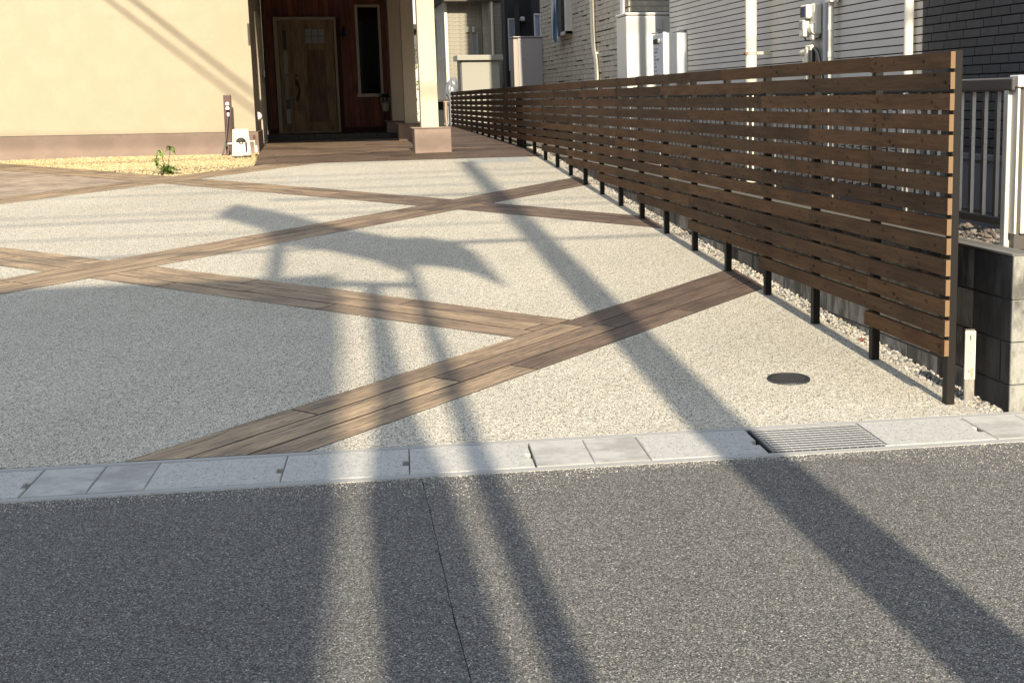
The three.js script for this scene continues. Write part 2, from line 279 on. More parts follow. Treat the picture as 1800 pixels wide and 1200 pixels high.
// strips that climb to the right: x+z constant; those that climb to the left: x-z constant
strip('timber_strip', driveway, [-4, -3.98 + 0], [q2, -q2], W1, 3, 0, 14, [front, uGt(A0), uLt(A1), (p) => XR - p[0]], 0.012, toneS1);
strip('timber_strip', driveway, [-12, B0 + 12], [q2, -q2], W2, 3, 0, 24, [uGt(B0), uLt(B1), (p) => XR - p[0], (p) => p[0] - XL], 0.012, toneS2);
strip('timber_strip', driveway, [-12, C0 + 12], [q2, -q2], W2, 3, 0, 24, [uGt(C0), uLt(C1), beforeDeck(), (p) => p[0] - XL], 0.012, toneS2);
const d3 = [-q2, -q2];
strip('timber_strip', driveway, [4, 4 - D0], d3, W3, 3, 0, 12, [uLt(A0, G), uGt(B1, G), vGt(D0), vLt(D1)], 0.012, toneS3);
strip('timber_strip', driveway, [4, 4 - D0], d3, W3, 3, 0, 26, [uLt(B0, G), uGt(C1, G), vGt(D0), vLt(D1), (p) => p[0] - XL], 0.012, toneS3);
{
  const o = [3.6, 3.6 - s4d([3.6])], e = [-8, -8 - s4d([-8])], L = Math.hypot(e[0] - o[0], e[1] - o[1]), d4 = [(e[0] - o[0]) / L, (e[1] - o[1]) / L], w = 0.672;
  const between = [(p) => V(p) - s4d(p), (p) => s4u(p) - V(p), (p) => XR - p[0], (p) => p[0] - XL];
  strip('timber_strip', driveway, o, d4, w, 3, 0, 18, [...between, uGt(B1, G)], 0.012, toneS2);
  strip('timber_strip', driveway, o, d4, w, 3, 0, 18, [...between, uLt(B0, G), uGt(C1, G)], 0.012, toneS2);
  strip('timber_strip', driveway, o, d4, w, 3, 0, 22, [...between, uLt(C0, G), (p) => p[1] + 24.27], 0.012, toneS2);
}
// terrace of flat pavers on the left
{
  const ter = structure('terrace'); seed = 44;
  const reg = [uLt(C0, 0.01), belowS4(0.01), (p) => p[0] - XL, (p) => p[1] + 24.27];
  mesh('joint_bed', slab(region(big, ...reg), 0.8, -0.012, 0.05), M.joint, ter);
  const tones = [[0.33, 0.26, 0.205], [0.35, 0.275, 0.218], [0.31, 0.243, 0.192]].map((t) => std({ map: conC, bumpMap: conB, bumpScale: 0.002, roughness: 0.8, color: lc(t[0] * 2.1, t[1] * 2.1, t[2] * 2.1) }));
  for (let i = -30; i < 20; i++) for (let j = -14; j < 30; j++) {
    const s = i * 0.45 + (j % 2) * 0.225, t = j * 0.225, P = (a, b) => [-4 + (a) * q2 - b * q2, -20 - a * q2 - b * q2];
    const p = region([P(s + 0.005, t + 0.005), P(s + 0.445, t + 0.005), P(s + 0.445, t + 0.22), P(s + 0.005, t + 0.22)], ...reg);
    if (p.length > 2) mesh('paver', slab(p, 0.6, rr(-0.002, 0.002), 0.03), pick(tones), ter);
  }
}
// deck of long stamped boards in front of the house and down its right side
{
  const deck = structure('porch_deck'); seed = 58;
  const reg = [behindDeck(G), (p) => XR - p[0], (p) => p[0] + 0.945];
  mesh('joint_bed', slab(region([[-0.94, -36], [XR, -36], [XR, -20], [-0.94, -20]], behindDeck(-0.01)), 0.7, -0.013, 0.05), M.joint, deck);
  const rows = 72, w = 14.4;
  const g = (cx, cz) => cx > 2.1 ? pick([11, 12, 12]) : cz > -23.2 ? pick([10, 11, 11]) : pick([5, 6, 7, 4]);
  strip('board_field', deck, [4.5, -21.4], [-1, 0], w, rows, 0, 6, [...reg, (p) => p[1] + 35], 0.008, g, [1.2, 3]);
}

// ---- loose stones
function pebble(n, s) { const g = new THREE.IcosahedronGeometry(1, n), p = g.attributes.position, f = new Map(); for (let i = 0; i < p.count; i++) { const k = [p.getX(i), p.getY(i), p.getZ(i)].map((q) => q.toFixed(2)).join(); if (!f.has(k)) f.set(k, 0.75 + 0.45 * hash(f.size, s)); const q = f.get(k); p.setXYZ(i, p.getX(i) * q, p.getY(i) * q * 0.7, p.getZ(i) * q); } g.computeVertexNormals(); return g; }
function scatter(name, count, geo, mat, place, tones, parent) {
  const im = new THREE.InstancedMesh(geo, mat, count), m = new THREE.Matrix4(), q = new THREE.Quaternion(), e = new THREE.Euler(), c = new THREE.Color();
  for (let i = 0; i < count; i++) { const [x, y, z, s] = place(i); e.set(rnd() * 0.8, rnd() * 6.3, rnd() * 0.8); q.setFromEuler(e); m.compose(new THREE.Vector3(x, y, z), q, new THREE.Vector3(s, s, s)); im.setMatrixAt(i, m); const t = pick(tones), b = rr(0.75, 1.2); im.setColorAt(i, c.setRGB(t[0] * b, t[1] * b, t[2] * b)); }
  im.name = parent ? name : numbered(name); im.castShadow = im.receiveShadow = true; (parent || scene).add(im); return im;
}
{   // yellow gravel bed against the house wall
  const bed = structure('gravel_bed'), reg = [uLt(C0, 0.005), aboveS4(0.005), (p) => -0.96 - p[0], (p) => p[1] + 24.27, (p) => p[0] + 9];
  const poly = region(big, ...reg), hb = (x, z) => { const t = Math.min(1, Math.max(0, (z + 22.2) / -2)); return H(x, z) - 0.02 + t * (Math.min(0.885, H(x, z)) - H(x, z) + 0.02); };
  const g = slab(poly, 0.25, 0, 0.01); { const p = g.attributes.position; for (let i = 0; i < p.count; i++) p.setY(i, hb(p.getX(i), p.getZ(i)) - 0.012); g.computeVertexNormals(); }
  mesh('gravel_base', g, std({ color: lc(0.34, 0.225, 0.085), roughness: 1 }), bed); seed = 71;
  const inside = (p) => reg.every((f) => f(p) > 0.01), spots = []; while (spots.length < 17000) { const p = [rr(-5.6, -0.96), rr(-24.27, -20.6)]; if (inside(p)) spots.push(p); }
  stuff(scatter('gravel', 17000, pebble(0, 1), std({ roughness: 0.9 }), (i) => { const [x, z] = spots[i], s = rr(0.008, 0.017); return [x, hb(x, z) + rr(-0.006, 0.008), z, s]; }, [[0.42, 0.315, 0.155], [0.48, 0.375, 0.2], [0.33, 0.235, 0.105], [0.52, 0.43, 0.265]], bed));
}
{   // light grit gathered on the asphalt along the kerb
  seed = 321; const r = scene.getObjectByName('road');
  stuff(scatter('grit', 5200, pebble(0, 6), std({ roughness: 0.95 }), () => { const x = rr(-1.7, 4.2), c = noise(x * 1.3 + 20, 2, 15), z = -6.298 + 0.058 * x + Math.pow(rnd(), 2.6) * (0.1 + 0.5 * c * c); return [x, -0.004, z, rr(0.0012, 0.0032)]; }, [[0.5, 0.46, 0.38], [0.38, 0.35, 0.3], [0.6, 0.56, 0.48]], r));
}
{   // grey stones between the drive and the neighbour's block wall
  const bed = structure('gravel_strip'); seed = 83;
  const g = slab([[3.42, -36], [3.60, -36], [3.60, -6.79], [3.42, -6.79]], 0.4, -0.045, 0.02); mesh('gravel_base', g, std({ color: lc(0.22, 0.2, 0.17), roughness: 1 }), bed);
  stuff(scatter('gravel', 9500, pebble(1, 2), std({ roughness: 0.85 }), (i) => { const t = Math.pow(rnd(), 1.6), z = -6.80 - t * 17, x = rr(3.43, 3.585), s = rr(0.005, 0.0135); return [x, H(x, z) - 0.038 + rr(0, 0.02) + 0.012 * (x - 3.43) / 0.15, z, s]; }, [[0.34, 0.325, 0.29], [0.24, 0.235, 0.22], [0.45, 0.43, 0.385], [0.13, 0.13, 0.13], [0.38, 0.32, 0.24]], bed));
  const peb = [[3.5, -8.62, 0.017]]; for (const [x, z, s] of peb) { const m = mesh('red_pebble', pebble(1, 5), std({ color: lc(0.22, 0.06, 0.04), roughness: 0.7 }), bed); m.scale.set(s * 1.4, s, s); m.position.set(x, H(x, z) - 0.012, z); }
}

// ================================================================ THE HOUSE
const FZ = -24.3;
{
  const hs = thing('house', 'cream stuccoed house with brown plinth, recessed porch and oak front door', 'house');
  mesh('wall', box(-14, -1.0, 1.26, 6.6, -24.62, FZ), M.stucco, hs);
  mesh('plinth', [box(-14, -0.965, 0.4, 1.252, -24.6, FZ + 0.035)], M.plinth, hs);
  mesh('wall', box(-1.18, -1.0, 1.26, 6.6, -30.2, -24.62), M.stucco, hs);
  mesh('plinth', box(-1.2, -0.965, 0.4, 1.252, -26.4, -24.6), M.plinth, hs);
  mesh('wall', box(-14, -13.8, 0.4, 6.6, -38, -24.62), M.stucco, hs);
  mesh('wall', box(-14, 1.92, 0.4, 6.6, -38.2, -38), M.stucco, hs);
  mesh('wall', box(1.74, 1.92, 0.4, 6.6, -38, -30.4), M.stuccoPale, hs);
  // cedar-boarded entrance wall, board by board
  const back = sub('boarded_wall', hs); seed = 120;
  mesh('backing', box(-1.0, 1.74, 0.9, 5.2, -30.42, -30.26), std({ color: lc(0.05, 0.02, 0.012) }), back);
  const ced = [[0.17, 0.055, 0.028], [0.13, 0.042, 0.022], [0.21, 0.075, 0.035], [0.155, 0.05, 0.03]].map((t) => std({ map: stC, color: lc(t[0] * 1.5, t[1] * 1.2, t[2] * 1.1), roughness: 0.6 }));
  for (let x = -0.995, i = 0; x < 1.73; x += 0.105, i++) {
    const a = x, b = Math.min(1.735, x + 0.099), m = ced[Math.floor(rnd() * 4)];
    const seg = (y0, y1) => { const g = new THREE.BoxGeometry(b - a, y1 - y0, 0.02); g.rotateZ(0); const uv = g.attributes.uv; for (let k = 0; k < uv.count; k++) { const u = uv.getX(k); uv.setXY(k, uv.getY(k) * (y1 - y0) + i * 0.37, u * 0.1 + i * 0.11); } g.translate((a + b) / 2, (y0 + y1) / 2, -30.25); mesh('board', g, m, back); };
    if (b > -0.77 && a < 0.49) seg(3.47, 5.1); else if (b > 0.9 && a < 1.41) { seg(1.2, 1.84); seg(3.72, 5.1); } else seg(1.2, 5.1);
  }
  mesh('wall', box(-14, 1.92, 5.2, 6.6, -30.4, -30.2), M.stucco, hs);
  // porch roof and step
  mesh('porch_roof', [box(-0.99, 2.35, 3.85, 4.05, -30.2, -22.4), box(-1.05, 2.4, 3.82, 4.12, -22.4, -22.3)], std({ color: lc(0.16, 0.1, 0.07), roughness: 0.8 }), hs);
  const step = sub('porch_step', hs); seed = 5;
  const tl = std({ color: lc(0.018, 0.016, 0.015), roughness: 0.5 });
  for (let i = 0; i < 9; i++) for (let j = 0; j < 7; j++) { const x0 = -0.96 + i * 0.3, z0 = -28.28 - j * 0.3; mesh('tile', rbox(x0 + 0.003, Math.min(1.73, x0 + 0.297), 0.9, 1.105, z0 - 0.297, z0 - 0.003, 0.004, 1), tl, step); }
  // front door: frame, oak leaf with sidelight strip, small six-light window, panel, forged handle
  const dr = sub('door', hs), oak = std({ map: stC, color: lc(0.36, 0.24, 0.125), roughness: 0.6 }), oakD = std({ map: stC, color: lc(0.2, 0.13, 0.062), roughness: 0.6 }), fr = std({ color: lc(0.38, 0.33, 0.25), roughness: 0.6 });
  mesh('frame', [rbox(-0.77, -0.69, 1.1, 3.47, -30.3, -30.12, 0.008), rbox(0.44, 0.49, 1.1, 3.47, -30.3, -30.12, 0.008), rbox(-0.69, 0.44, 3.4, 3.47, -30.3, -30.12, 0.008), rbox(-0.69, 0.44, 1.09, 1.125, -30.3, -30.11, 0.004)], fr, dr);
  const zd = -30.2, vb = (x0, x1, y0, y1, d) => { const g = new THREE.BoxGeometry(x1 - x0, y1 - y0, 0.05); const uv = g.attributes.uv; for (let k = 0; k < uv.count; k++) { const u = uv.getX(k); uv.setXY(k, uv.getY(k) * (y1 - y0), u * (x1 - x0) + x0); } g.translate((x0 + x1) / 2, (y0 + y1) / 2, zd - 0.03 + d); return g; };
  mesh('leaf', [vb(-0.68, -0.6, 1.13, 3.395, 0), vb(-0.52, -0.455, 1.13, 3.395, 0), vb(-0.6, -0.52, 3.2, 3.395, 0), vb(-0.6, -0.52, 1.13, 1.3, 0), vb(-0.447, -0.14, 1.13, 3.395, 0), vb(0.25, 0.43, 1.13, 3.395, 0), vb(-0.14, 0.25, 3.23, 3.395, 0), vb(-0.14, 0.25, 2.8, 2.93, 0), vb(-0.14, 0.25, 1.13, 1.32, 0)], oak, dr);
  mesh('panel', [vb(-0.14, -0.11, 1.32, 2.8, 0.01), vb(0.22, 0.25, 1.32, 2.8, 0.01), vb(-0.11, 0.22, 2.77, 2.8, 0.01), vb(-0.11, 0.22, 1.32, 1.35, 0.01), vb(-0.11, 0.22, 1.35, 2.77, -0.012), vb(-0.1, -0.005, 1.36, 2.76, -0.006), vb(0.005, 0.105, 1.36, 2.76, -0.006), vb(0.115, 0.21, 1.36, 2.76, -0.006)], oakD, dr);
  const glassD = std({ color: lc(0.3, 0.32, 0.33), roughness: 0.25 }), dk = std({ color: lc(0.02, 0.017, 0.015), roughness: 0.4 });
  const win = sub('door_window', dr);
  for (let i = 0; i < 3; i++) for (let j = 0; j < 2; j++) mesh('pane', box(-0.135 + i * 0.13, -0.012 + i * 0.13, 2.935 + j * 0.15, 3.075 + j * 0.15, zd - 0.03, zd - 0.02), glassD, win);
  mesh('lead_bar', [box(-0.14, 0.25, 3.074, 3.086, zd - 0.022, zd - 0.012), box(-0.013, -0.003, 2.93, 3.23, zd - 0.021, zd - 0.011), box(0.117, 0.127, 2.93, 3.23, zd - 0.021, zd - 0.011)], dk, win);
  const sl = sub('sidelight', dr);
  for (const [y0, y1, m] of [[1.3, 1.6, glassD], [1.61, 1.78, dk], [1.79, 2.3, std({ color: lc(0.2, 0.19, 0.16), roughness: 0.3 })], [2.31, 2.8, std({ color: lc(0.27, 0.28, 0.25), roughness: 0.3 })], [2.81, 3.2, dk]]) mesh('pane', box(-0.6, -0.52, y0, y1, zd - 0.035, zd - 0.02), m, sl);
  mesh('handle', [tube([[-0.36, 2.16, zd + 0.0], [-0.35, 2.12, zd + 0.05], [-0.31, 1.98, zd + 0.075], [-0.335, 1.86, zd + 0.06], [-0.35, 1.8, zd]], 0.02), rbox(-0.39, -0.33, 2.08, 2.2, zd - 0.01, zd + 0.012, 0.01), rbox(-0.385, -0.325, 1.73, 1.86, zd - 0.01, zd + 0.012, 0.01)], dk, dr);
  mesh('lock', [cyl(0.024, 0.024, 0.03, [-0.36, 2.28, zd], 16, 'z'), cyl(0.024, 0.024, 0.03, [-0.35, 1.66, zd], 16, 'z')], dk, dr);
  // tall window beside the door
  const w = sub('window', hs), wf = std({ color: lc(0.5, 0.45, 0.37), roughness: 0.55 });
  mesh('frame', [rbox(0.89, 0.945, 1.85, 3.72, -30.27, -30.19, 0.006), rbox(1.36, 1.41, 1.85, 3.72, -30.27, -30.19, 0.006), rbox(0.945, 1.36, 3.665, 3.72, -30.27, -30.19, 0.006), rbox(0.86, 1.44, 1.82, 1.89, -30.28, -30.16, 0.008)], wf, w);
  mesh('pane', box(0.945, 1.36, 1.89, 3.665, -30.26, -30.24), new THREE.MeshPhysicalMaterial({ color: lc(0.004, 0.004, 0.004), roughness: 0.04, specularIntensity: 0.4 }), w);
  // wall lamp
  const lp = sub('wall_lamp', hs); mesh('lamp_plate', cyl(0.045, 0.045, 0.02, [0.66, 3.17, -30.23], 14, 'z'), dk, lp); mesh('lamp_shade', [cyl(0.035, 0.055, 0.16, [0.66, 3.14, -30.14], 14), tube([[0.66, 3.2, -30.23], [0.66, 3.28, -30.18], [0.66, 3.23, -30.14]], 0.008, 10, 6)], dk, lp);
  // porch side wall: shutter frames, intercom, vent hood, downpipe
  const sw = sub('side_window', hs), sf = std({ color: lc(0.42, 0.37, 0.28), roughness: 0.5 }), sd = std({ color: lc(0.05, 0.045, 0.04), roughness: 0.4 });
  mesh('frame', [rbox(-1.0, -0.955, 1.0, 3.35, -26.52, -26.44, 0.006), rbox(-1.0, -0.945, 1.0, 3.35, -28.3, -28.22, 0.006), rbox(-1.0, -0.955, 3.3, 3.36, -28.22, -26.52, 0.006), rbox(-0.995, -0.95, 1.0, 3.3, -27.42, -27.34, 0.006), rbox(-1.0, -0.96, 1.0, 1.06, -28.22, -26.52, 0.006)], sf, sw);
  mesh('pane', [box(-1.0, -0.985, 1.06, 3.3, -27.34, -26.52), box(-1.0, -0.98, 1.06, 3.3, -28.22, -27.42)], sd, sw);
  mesh('handle', [rbox(-0.955, -0.935, 2.1, 2.24, -27.4, -27.36, 0.004), rbox(-0.95, -0.93, 2.08, 2.22, -28.28, -28.25, 0.004)], dk, sw);
  mesh('intercom', [rbox(-1.0, -0.96, 2.36, 2.55, -29.3, -29.18, 0.008)], std({ color: lc(0.6, 0.6, 0.58), roughness: 0.5 }), hs);
  mesh('downpipe', [cyl(0.03, 0.03, 3.2, [-0.95, 2.75, -29.7], 10)], std({ color: lc(0.06, 0.05, 0.045) }), hs);
  { const g = new THREE.SphereGeometry(0.075, 20, 12, 0, Math.PI * 2, 0, Math.PI / 2); g.rotateZ(-Math.PI / 2); g.translate(-1.0, 1.5, -25.4); mesh('vent_hood', [g, cyl(0.08, 0.08, 0.012, [-0.994, 1.5, -25.4], 20, 'x')], std({ color: lc(0.8, 0.79, 0.74), roughness: 0.5 }), hs); }
  // dark beam across the porch top
  mesh('beam', [box(-0.62, -0.3, 3.66, 3.98, -29.2, -28.9).translate(-0.3, 0.1, 0)], std({ color: lc(0.3, 0.25, 0.18) }), hs);
  // pillars on brown plinths
  const pil = (x0, x1, px0, px1, y, z, d, m) => { const g = sub('pillar', hs); mesh('shaft', rbox(x0, x1, y + 0.34, 3.86, z - d, z, 0.006, 1), m, g); mesh('plinth', [rbox(px0, px1, y - 0.1, y + 0.335, z - d - 0.16, z + 0.14, 0.012), rbox(px0 - 0.035, px1 + 0.004, y + 0.335, y + 0.352, z - d - 0.18, z + 0.155, 0.006, 1)], M.plinth, g); };
  pil(1.652, 1.932, 1.525, 2.115, 0.945, -22.95, 0.28, M.stuccoPale);
  pil(1.66, 1.9, 1.52, 2.1, 0.955, -27.35, 0.26, M.stuccoPale);
  pil(1.51, 1.76, 1.39, 2.0, 0.98, -29.1, 0.9, M.stuccoPale);
}
{   // standing tap in front of the house
  const t = thing('standing_tap', 'slim dark brown standing tap with two white valves beside the hose reel', 'tap', [-1.42, 0.865, -23.9]);
  const br = std({ color: lc(0.085, 0.04, 0.035), roughness: 0.5 }), wh = std({ color: lc(0.85, 0.84, 0.82), roughness: 0.3 });
  const g = rbox(-0.06, 0.06, -0.1, 1.0, -0.06, 0.06, 0.012); tilt(g, (x, y, z) => [x + y * 0.018, y, z]); mesh('post', g, br, t);
  for (const y of [0.86, 0.79]) mesh('valve', [cyl(0.026, 0.026, 0.07, [0.018, y, 0.09], 14, 'z'), rbox(-0.012, 0.048, y - 0.03, y + 0.0, 0.1, 0.14, 0.01)], wh, t);
  mesh('spout', [cyl(0.018, 0.018, 0.06, [0.022, 0.7, 0.085], 12, 'z'), cyl(0.022, 0.018, 0.05, [0.022, 0.68, 0.115], 12)], wh, t);
  mesh('clip', rbox(-0.02, 0.06, 0.2, 0.225, 0.06, 0.1, 0.008), wh, t);
}
{   // garden hose hanging from the tap
  const t = tag(mesh('garden_hose', [tube([[-1.4, 1.54, -23.78], [-1.42, 1.4, -23.76], [-1.46, 1.15, -23.76], [-1.5, 1.0, -23.74], [-1.53, 0.9, -23.7], [-1.49, 0.86, -23.66], [-1.44, 0.9, -23.68], [-1.42, 1.02, -23.7], [-1.45, 1.08, -23.74], [-1.49, 1.0, -23.72], [-1.5, 0.88, -23.62], [-1.4, 0.868, -23.5], [-1.2, 0.868, -23.48]], 0.011, 90, 7)], std({ color: lc(0.10, 0.095, 0.075), roughness: 0.6 })), 'grey green garden hose looped down from the standing tap', 'hose');
}
{   // hose reel in a cream box
  const t = thing('hose_reel', 'cream hose reel box with a round dark opening on the yellow gravel', 'hose reel', [-1.205, 0.872, -23.4], 0.05), cr = std({ color: lc(0.66, 0.58, 0.44), roughness: 0.45 }), dk = std({ color: lc(0.025, 0.024, 0.024), roughness: 0.5 });
  const s = new THREE.Shape(); s.moveTo(-0.145, 0.02); s.lineTo(0.145, 0.02); s.lineTo(0.115, 0.44); s.lineTo(-0.115, 0.44); s.closePath();
  const h = new THREE.Path(); h.moveTo(-0.09, 0.23); h.absarc(0, 0.23, 0.088, Math.PI, 0, true); h.closePath(); s.holes.push(h);
  const g = new THREE.ExtrudeGeometry(s, { depth: 0.03, bevelEnabled: true, bevelSize: 0.006, bevelThickness: 0.006, bevelSegments: 2, curveSegments: 24 }); g.translate(0, 0, 0.07);
  mesh('front_cover', g, cr, t);
  const b = rbox(-0.145, 0.145, 0.02, 0.445, -0.12, 0.07, 0.012); tilt(b, (x, y, z) => [x * (1 - (y / 0.44) * 0.2), y, z]); mesh('casing', b, std({ color: lc(0.5, 0.44, 0.34), roughness: 0.5 }), t);
  mesh('coil', [0, 1, 2].map((k) => new THREE.TorusGeometry(0.06 - k * 0.016, 0.011, 8, 24).translate(0, 0.24, 0.088 + k * 0.006)), dk, t);
  const noz = [cyl(0.014, 0.012, 0.17, [0.075, 0.155, 0.125], 10), rbox(0.07, 0.1, 0.05, 0.08, 0.11, 0.14, 0.008)]; noz[0].rotateZ(0.0); mesh('nozzle', noz, dk, t);
  mesh('tray', rbox(0.02, 0.14, 0.02, 0.085, 0.1, 0.15, 0.02), cr, t);
  mesh('base', rbox(-0.155, 0.155, -0.01, 0.022, -0.12, 0.11, 0.006), dk, t);
  mesh('crank', [cyl(0.012, 0.012, 0.08, [0.17, 0.25, -0.02], 10, 'x'), rbox(0.2, 0.215, 0.1, 0.27, -0.035, -0.005, 0.006), rbox(0.2, 0.25, 0.06, 0.18, -0.03, 0.02, 0.012)], cr, t);
  mesh('crank_knob', cyl(0.018, 0.018, 0.07, [0.21, 0.31, -0.01], 10), std({ color: lc(0.09, 0.04, 0.035) }), t);
}
// leaves as thin pointed blades
function blade(L, W, droop) { const p = [], n = 4; for (let i = 0; i <= n; i++) { const t = i / n, w = W * Math.sin(Math.PI * Math.min(0.98, t * 0.9 + 0.08)), y = L * (0.75 * t - droop * t * t), x = L * t * 0.75; p.push([x, y + 0.12 * w, -w / 2], [x, y, 0], [x, y + 0.12 * w, w / 2]); } const pos = [], id = []; for (const q of p) pos.push(...q); for (let i = 0; i < n; i++) for (let k = 0; k < 2; k++) { const a = i * 3 + k; id.push(a, a + 1, a + 3, a + 1, a + 4, a + 3); } const g = new THREE.BufferGeometry(); g.setAttribute('position', new THREE.Float32BufferAttribute(pos, 3)); g.setAttribute('uv', new THREE.Float32BufferAttribute(pos.length / 3 * 2, 2)); g.setIndex(id); g.computeVertexNormals(); return g; }
{   // small shrub with two stems in the yellow gravel
  const t = thing('garden_plant', 'small leafy green plant with two thin stems in the yellow gravel', 'plant', [-2.14, 0.72, -21.12]); seed = 141;
  const lm = [[0.16, 0.24, 0.05], [0.22, 0.29, 0.08], [0.11, 0.18, 0.045]].map((c) => std({ color: lc(...c), roughness: 0.6, side: THREE.DoubleSide }));
  const stem = std({ color: lc(0.13, 0.10, 0.05) }); const tops = [[-0.075, 0.33, 0.02], [0.075, 0.40, 0], [-0.15, 0.22, 0.03]];
  for (const q of tops) mesh('stem', tube([[0.01, 0, 0], [q[0] * 0.4, q[1] * 0.5, q[2]], q], 0.006, 10, 6), stem, t);
  const groups = [[], [], []];
  for (let i = 0; i < 84; i++) { const g = blade(rr(0.12, 0.22), rr(0.026, 0.045), rr(0.3, 0.9)); g.rotateZ(rr(-0.1, 0.5)); g.rotateY(rr(0, 6.3)); g.translate(rr(-0.04, 0.06), rr(0.01, 0.06), rr(-0.04, 0.04)); groups[i % 3].push(g); }
  for (const q of tops) for (let i = 0; i < 17; i++) { const g = blade(rr(0.07, 0.14), rr(0.025, 0.042), rr(0.7, 1.6)); g.rotateY(rr(0, 6.3)); const h = rr(-0.06, 0.02); g.translate(q[0], q[1] + h, q[2]); groups[i % 3].push(g); }
  groups.forEach((g, i) => mesh('foliage', g, lm[i], t));
}
{   // pot plant in the porch shade
  const t = thing('potted_plant', 'dark leafy plant in a white pot in the porch shade beside the tall window', 'plant', [1.42, 1.1, -29.85]); seed = 151;
  mesh('pot', [new THREE.LatheGeometry([[0, 0.42], [0.06, 0.42], [0.1, 0.68], [0.11, 0.69], [0.1, 0.7], [0.09, 0.68], [0, 0.67]].map((q) => new THREE.Vector2(...q)), 20)], std({ color: lc(0.5, 0.5, 0.48) }), t);
  mesh('stand', [0, 1, 2].map((k) => { const a = k * 2.09; return tube([[Math.cos(a) * 0.1, 0, Math.sin(a) * 0.1], [Math.cos(a) * 0.05, 0.42, Math.sin(a) * 0.05]], 0.008, 4, 6); }), std({ color: lc(0.03, 0.03, 0.03) }), t);
  const L = []; for (let i = 0; i < 46; i++) { const g = blade(rr(0.14, 0.3), rr(0.03, 0.05), rr(0.4, 1.5)); g.rotateY(rr(0, 6.3)); g.translate(0, rr(0.66, 0.74), 0); L.push(g); } mesh('foliage', L, std({ color: lc(0.03, 0.045, 0.02), side: THREE.DoubleSide }), t);
}

// ================================================================ SLAT FENCE
const postZ = []; for (let i = 0; i < 16; i++) postZ.push(-6.98 - 1.0745 * i); postZ.push(-23.5); for (let i = 0; i < 12; i++) postZ.push(-23.85 - 1.05 * i);
{
  const f = thing('slat_fence', 'long dark brown fence of horizontal timber slats on black posts', 'fence'); seed = 201;
  const pg = new Map();
  for (const z of postZ) { const y0 = H(3.35, z) - 0.05, h = 1.935 - y0, g = rbox(-0.025, 0.025, 0, h, -0.03, 0.03, 0.003, 1); const m = mesh('post', g, M.post, f); m.position.set(3.353, y0, z); }
  const PI = 0.1114, BH = 0.0885, top = 1.93, x0 = 3.301, x1 = 3.327, ext = [99, 99, 99, 99, 99, 99, 99, 99, 14, 12, 10, 8, 6, 4, 2];
  const make = (za, zb, row) => {
    const L = za - zb, g = new THREE.BoxGeometry(L, BH, x1 - x0), uv = g.attributes.uv, r = Math.floor(rnd() * 8), ou = rnd(), bm = M.boards[Math.floor(rnd() * 4)];
    for (let i = 0; i < uv.count; i++) { const u = uv.getX(i), v = uv.getY(i); if (i >= 16) uv.setXY(i, ou + u * L / 2.05, (r + 0.04 + 0.92 * v) / 8); else if (i >= 8) uv.setXY(i, ou + u * L / 2.05, (r + 0.05 + 0.2 * v) / 8); else uv.setXY(i, u * 0.35, v * 1.5); }
    g.rotateY(Math.PI / 2); // length along z; +z face (front side of box) turns to +x
    const m = mesh('board', g, za > -7 ? [M.endGrain, M.endGrain, bm, bm, bm, bm] : bm, f);
    m.position.set((x0 + x1) / 2 + rr(-0.0012, 0.0012), top - BH / 2 - row * PI + rr(-0.0025, 0.0025), (za + zb) / 2); m.rotation.set(rr(-0.0012, 0.0012), 0, rr(-0.008, 0.008));
  };
  for (let row = 0; row < 15; row++) {
    const last = Math.min(ext[row], postZ.length) - 1, endZ = postZ[last] - 0.045; let i = 0, za = postZ[0] + 0.045;
    while (i < last) {
      let n = i === 0 ? 1 + (row * 2 + (row >> 1)) % 3 : 2 + (rnd() < 0.5 ? 1 : 0); let j = Math.min(last, i + n); if (i < 15 && j > 15 && last > 16) j = 15;
      if (i < 15 && j === 15 && last > 16) { make(za, -23.335, row); za = -23.365; i = 16; continue; }
      const zb = j === last ? endZ : postZ[j]; make(za, zb + 0.0015, row); za = zb - 0.0015; i = j;
    }
  }
}
{
  const f = scene.getObjectByName('slat_fence'), sc = [], ext = [99, 99, 99, 99, 99, 99, 99, 99, 14, 12, 10, 8, 6, 4, 2];
  for (let i = 0; i < 14; i++) for (let r = 0; r < 15; r++) if (i < ext[r]) for (const d of [0.022, 0.067]) sc.push(cyl(0.0042, 0.0042, 0.004, [3.2995, 1.93 - r * 0.1114 - d, postZ[i] + (i ? 0.0 : -0.005) + rr(-0.01, 0.01)], 7, 'x'));
  stuff(mesh('screw', sc, std({ color: lc(0.03, 0.025, 0.02), roughness: 0.4, metalness: 0.6 }), f));
}
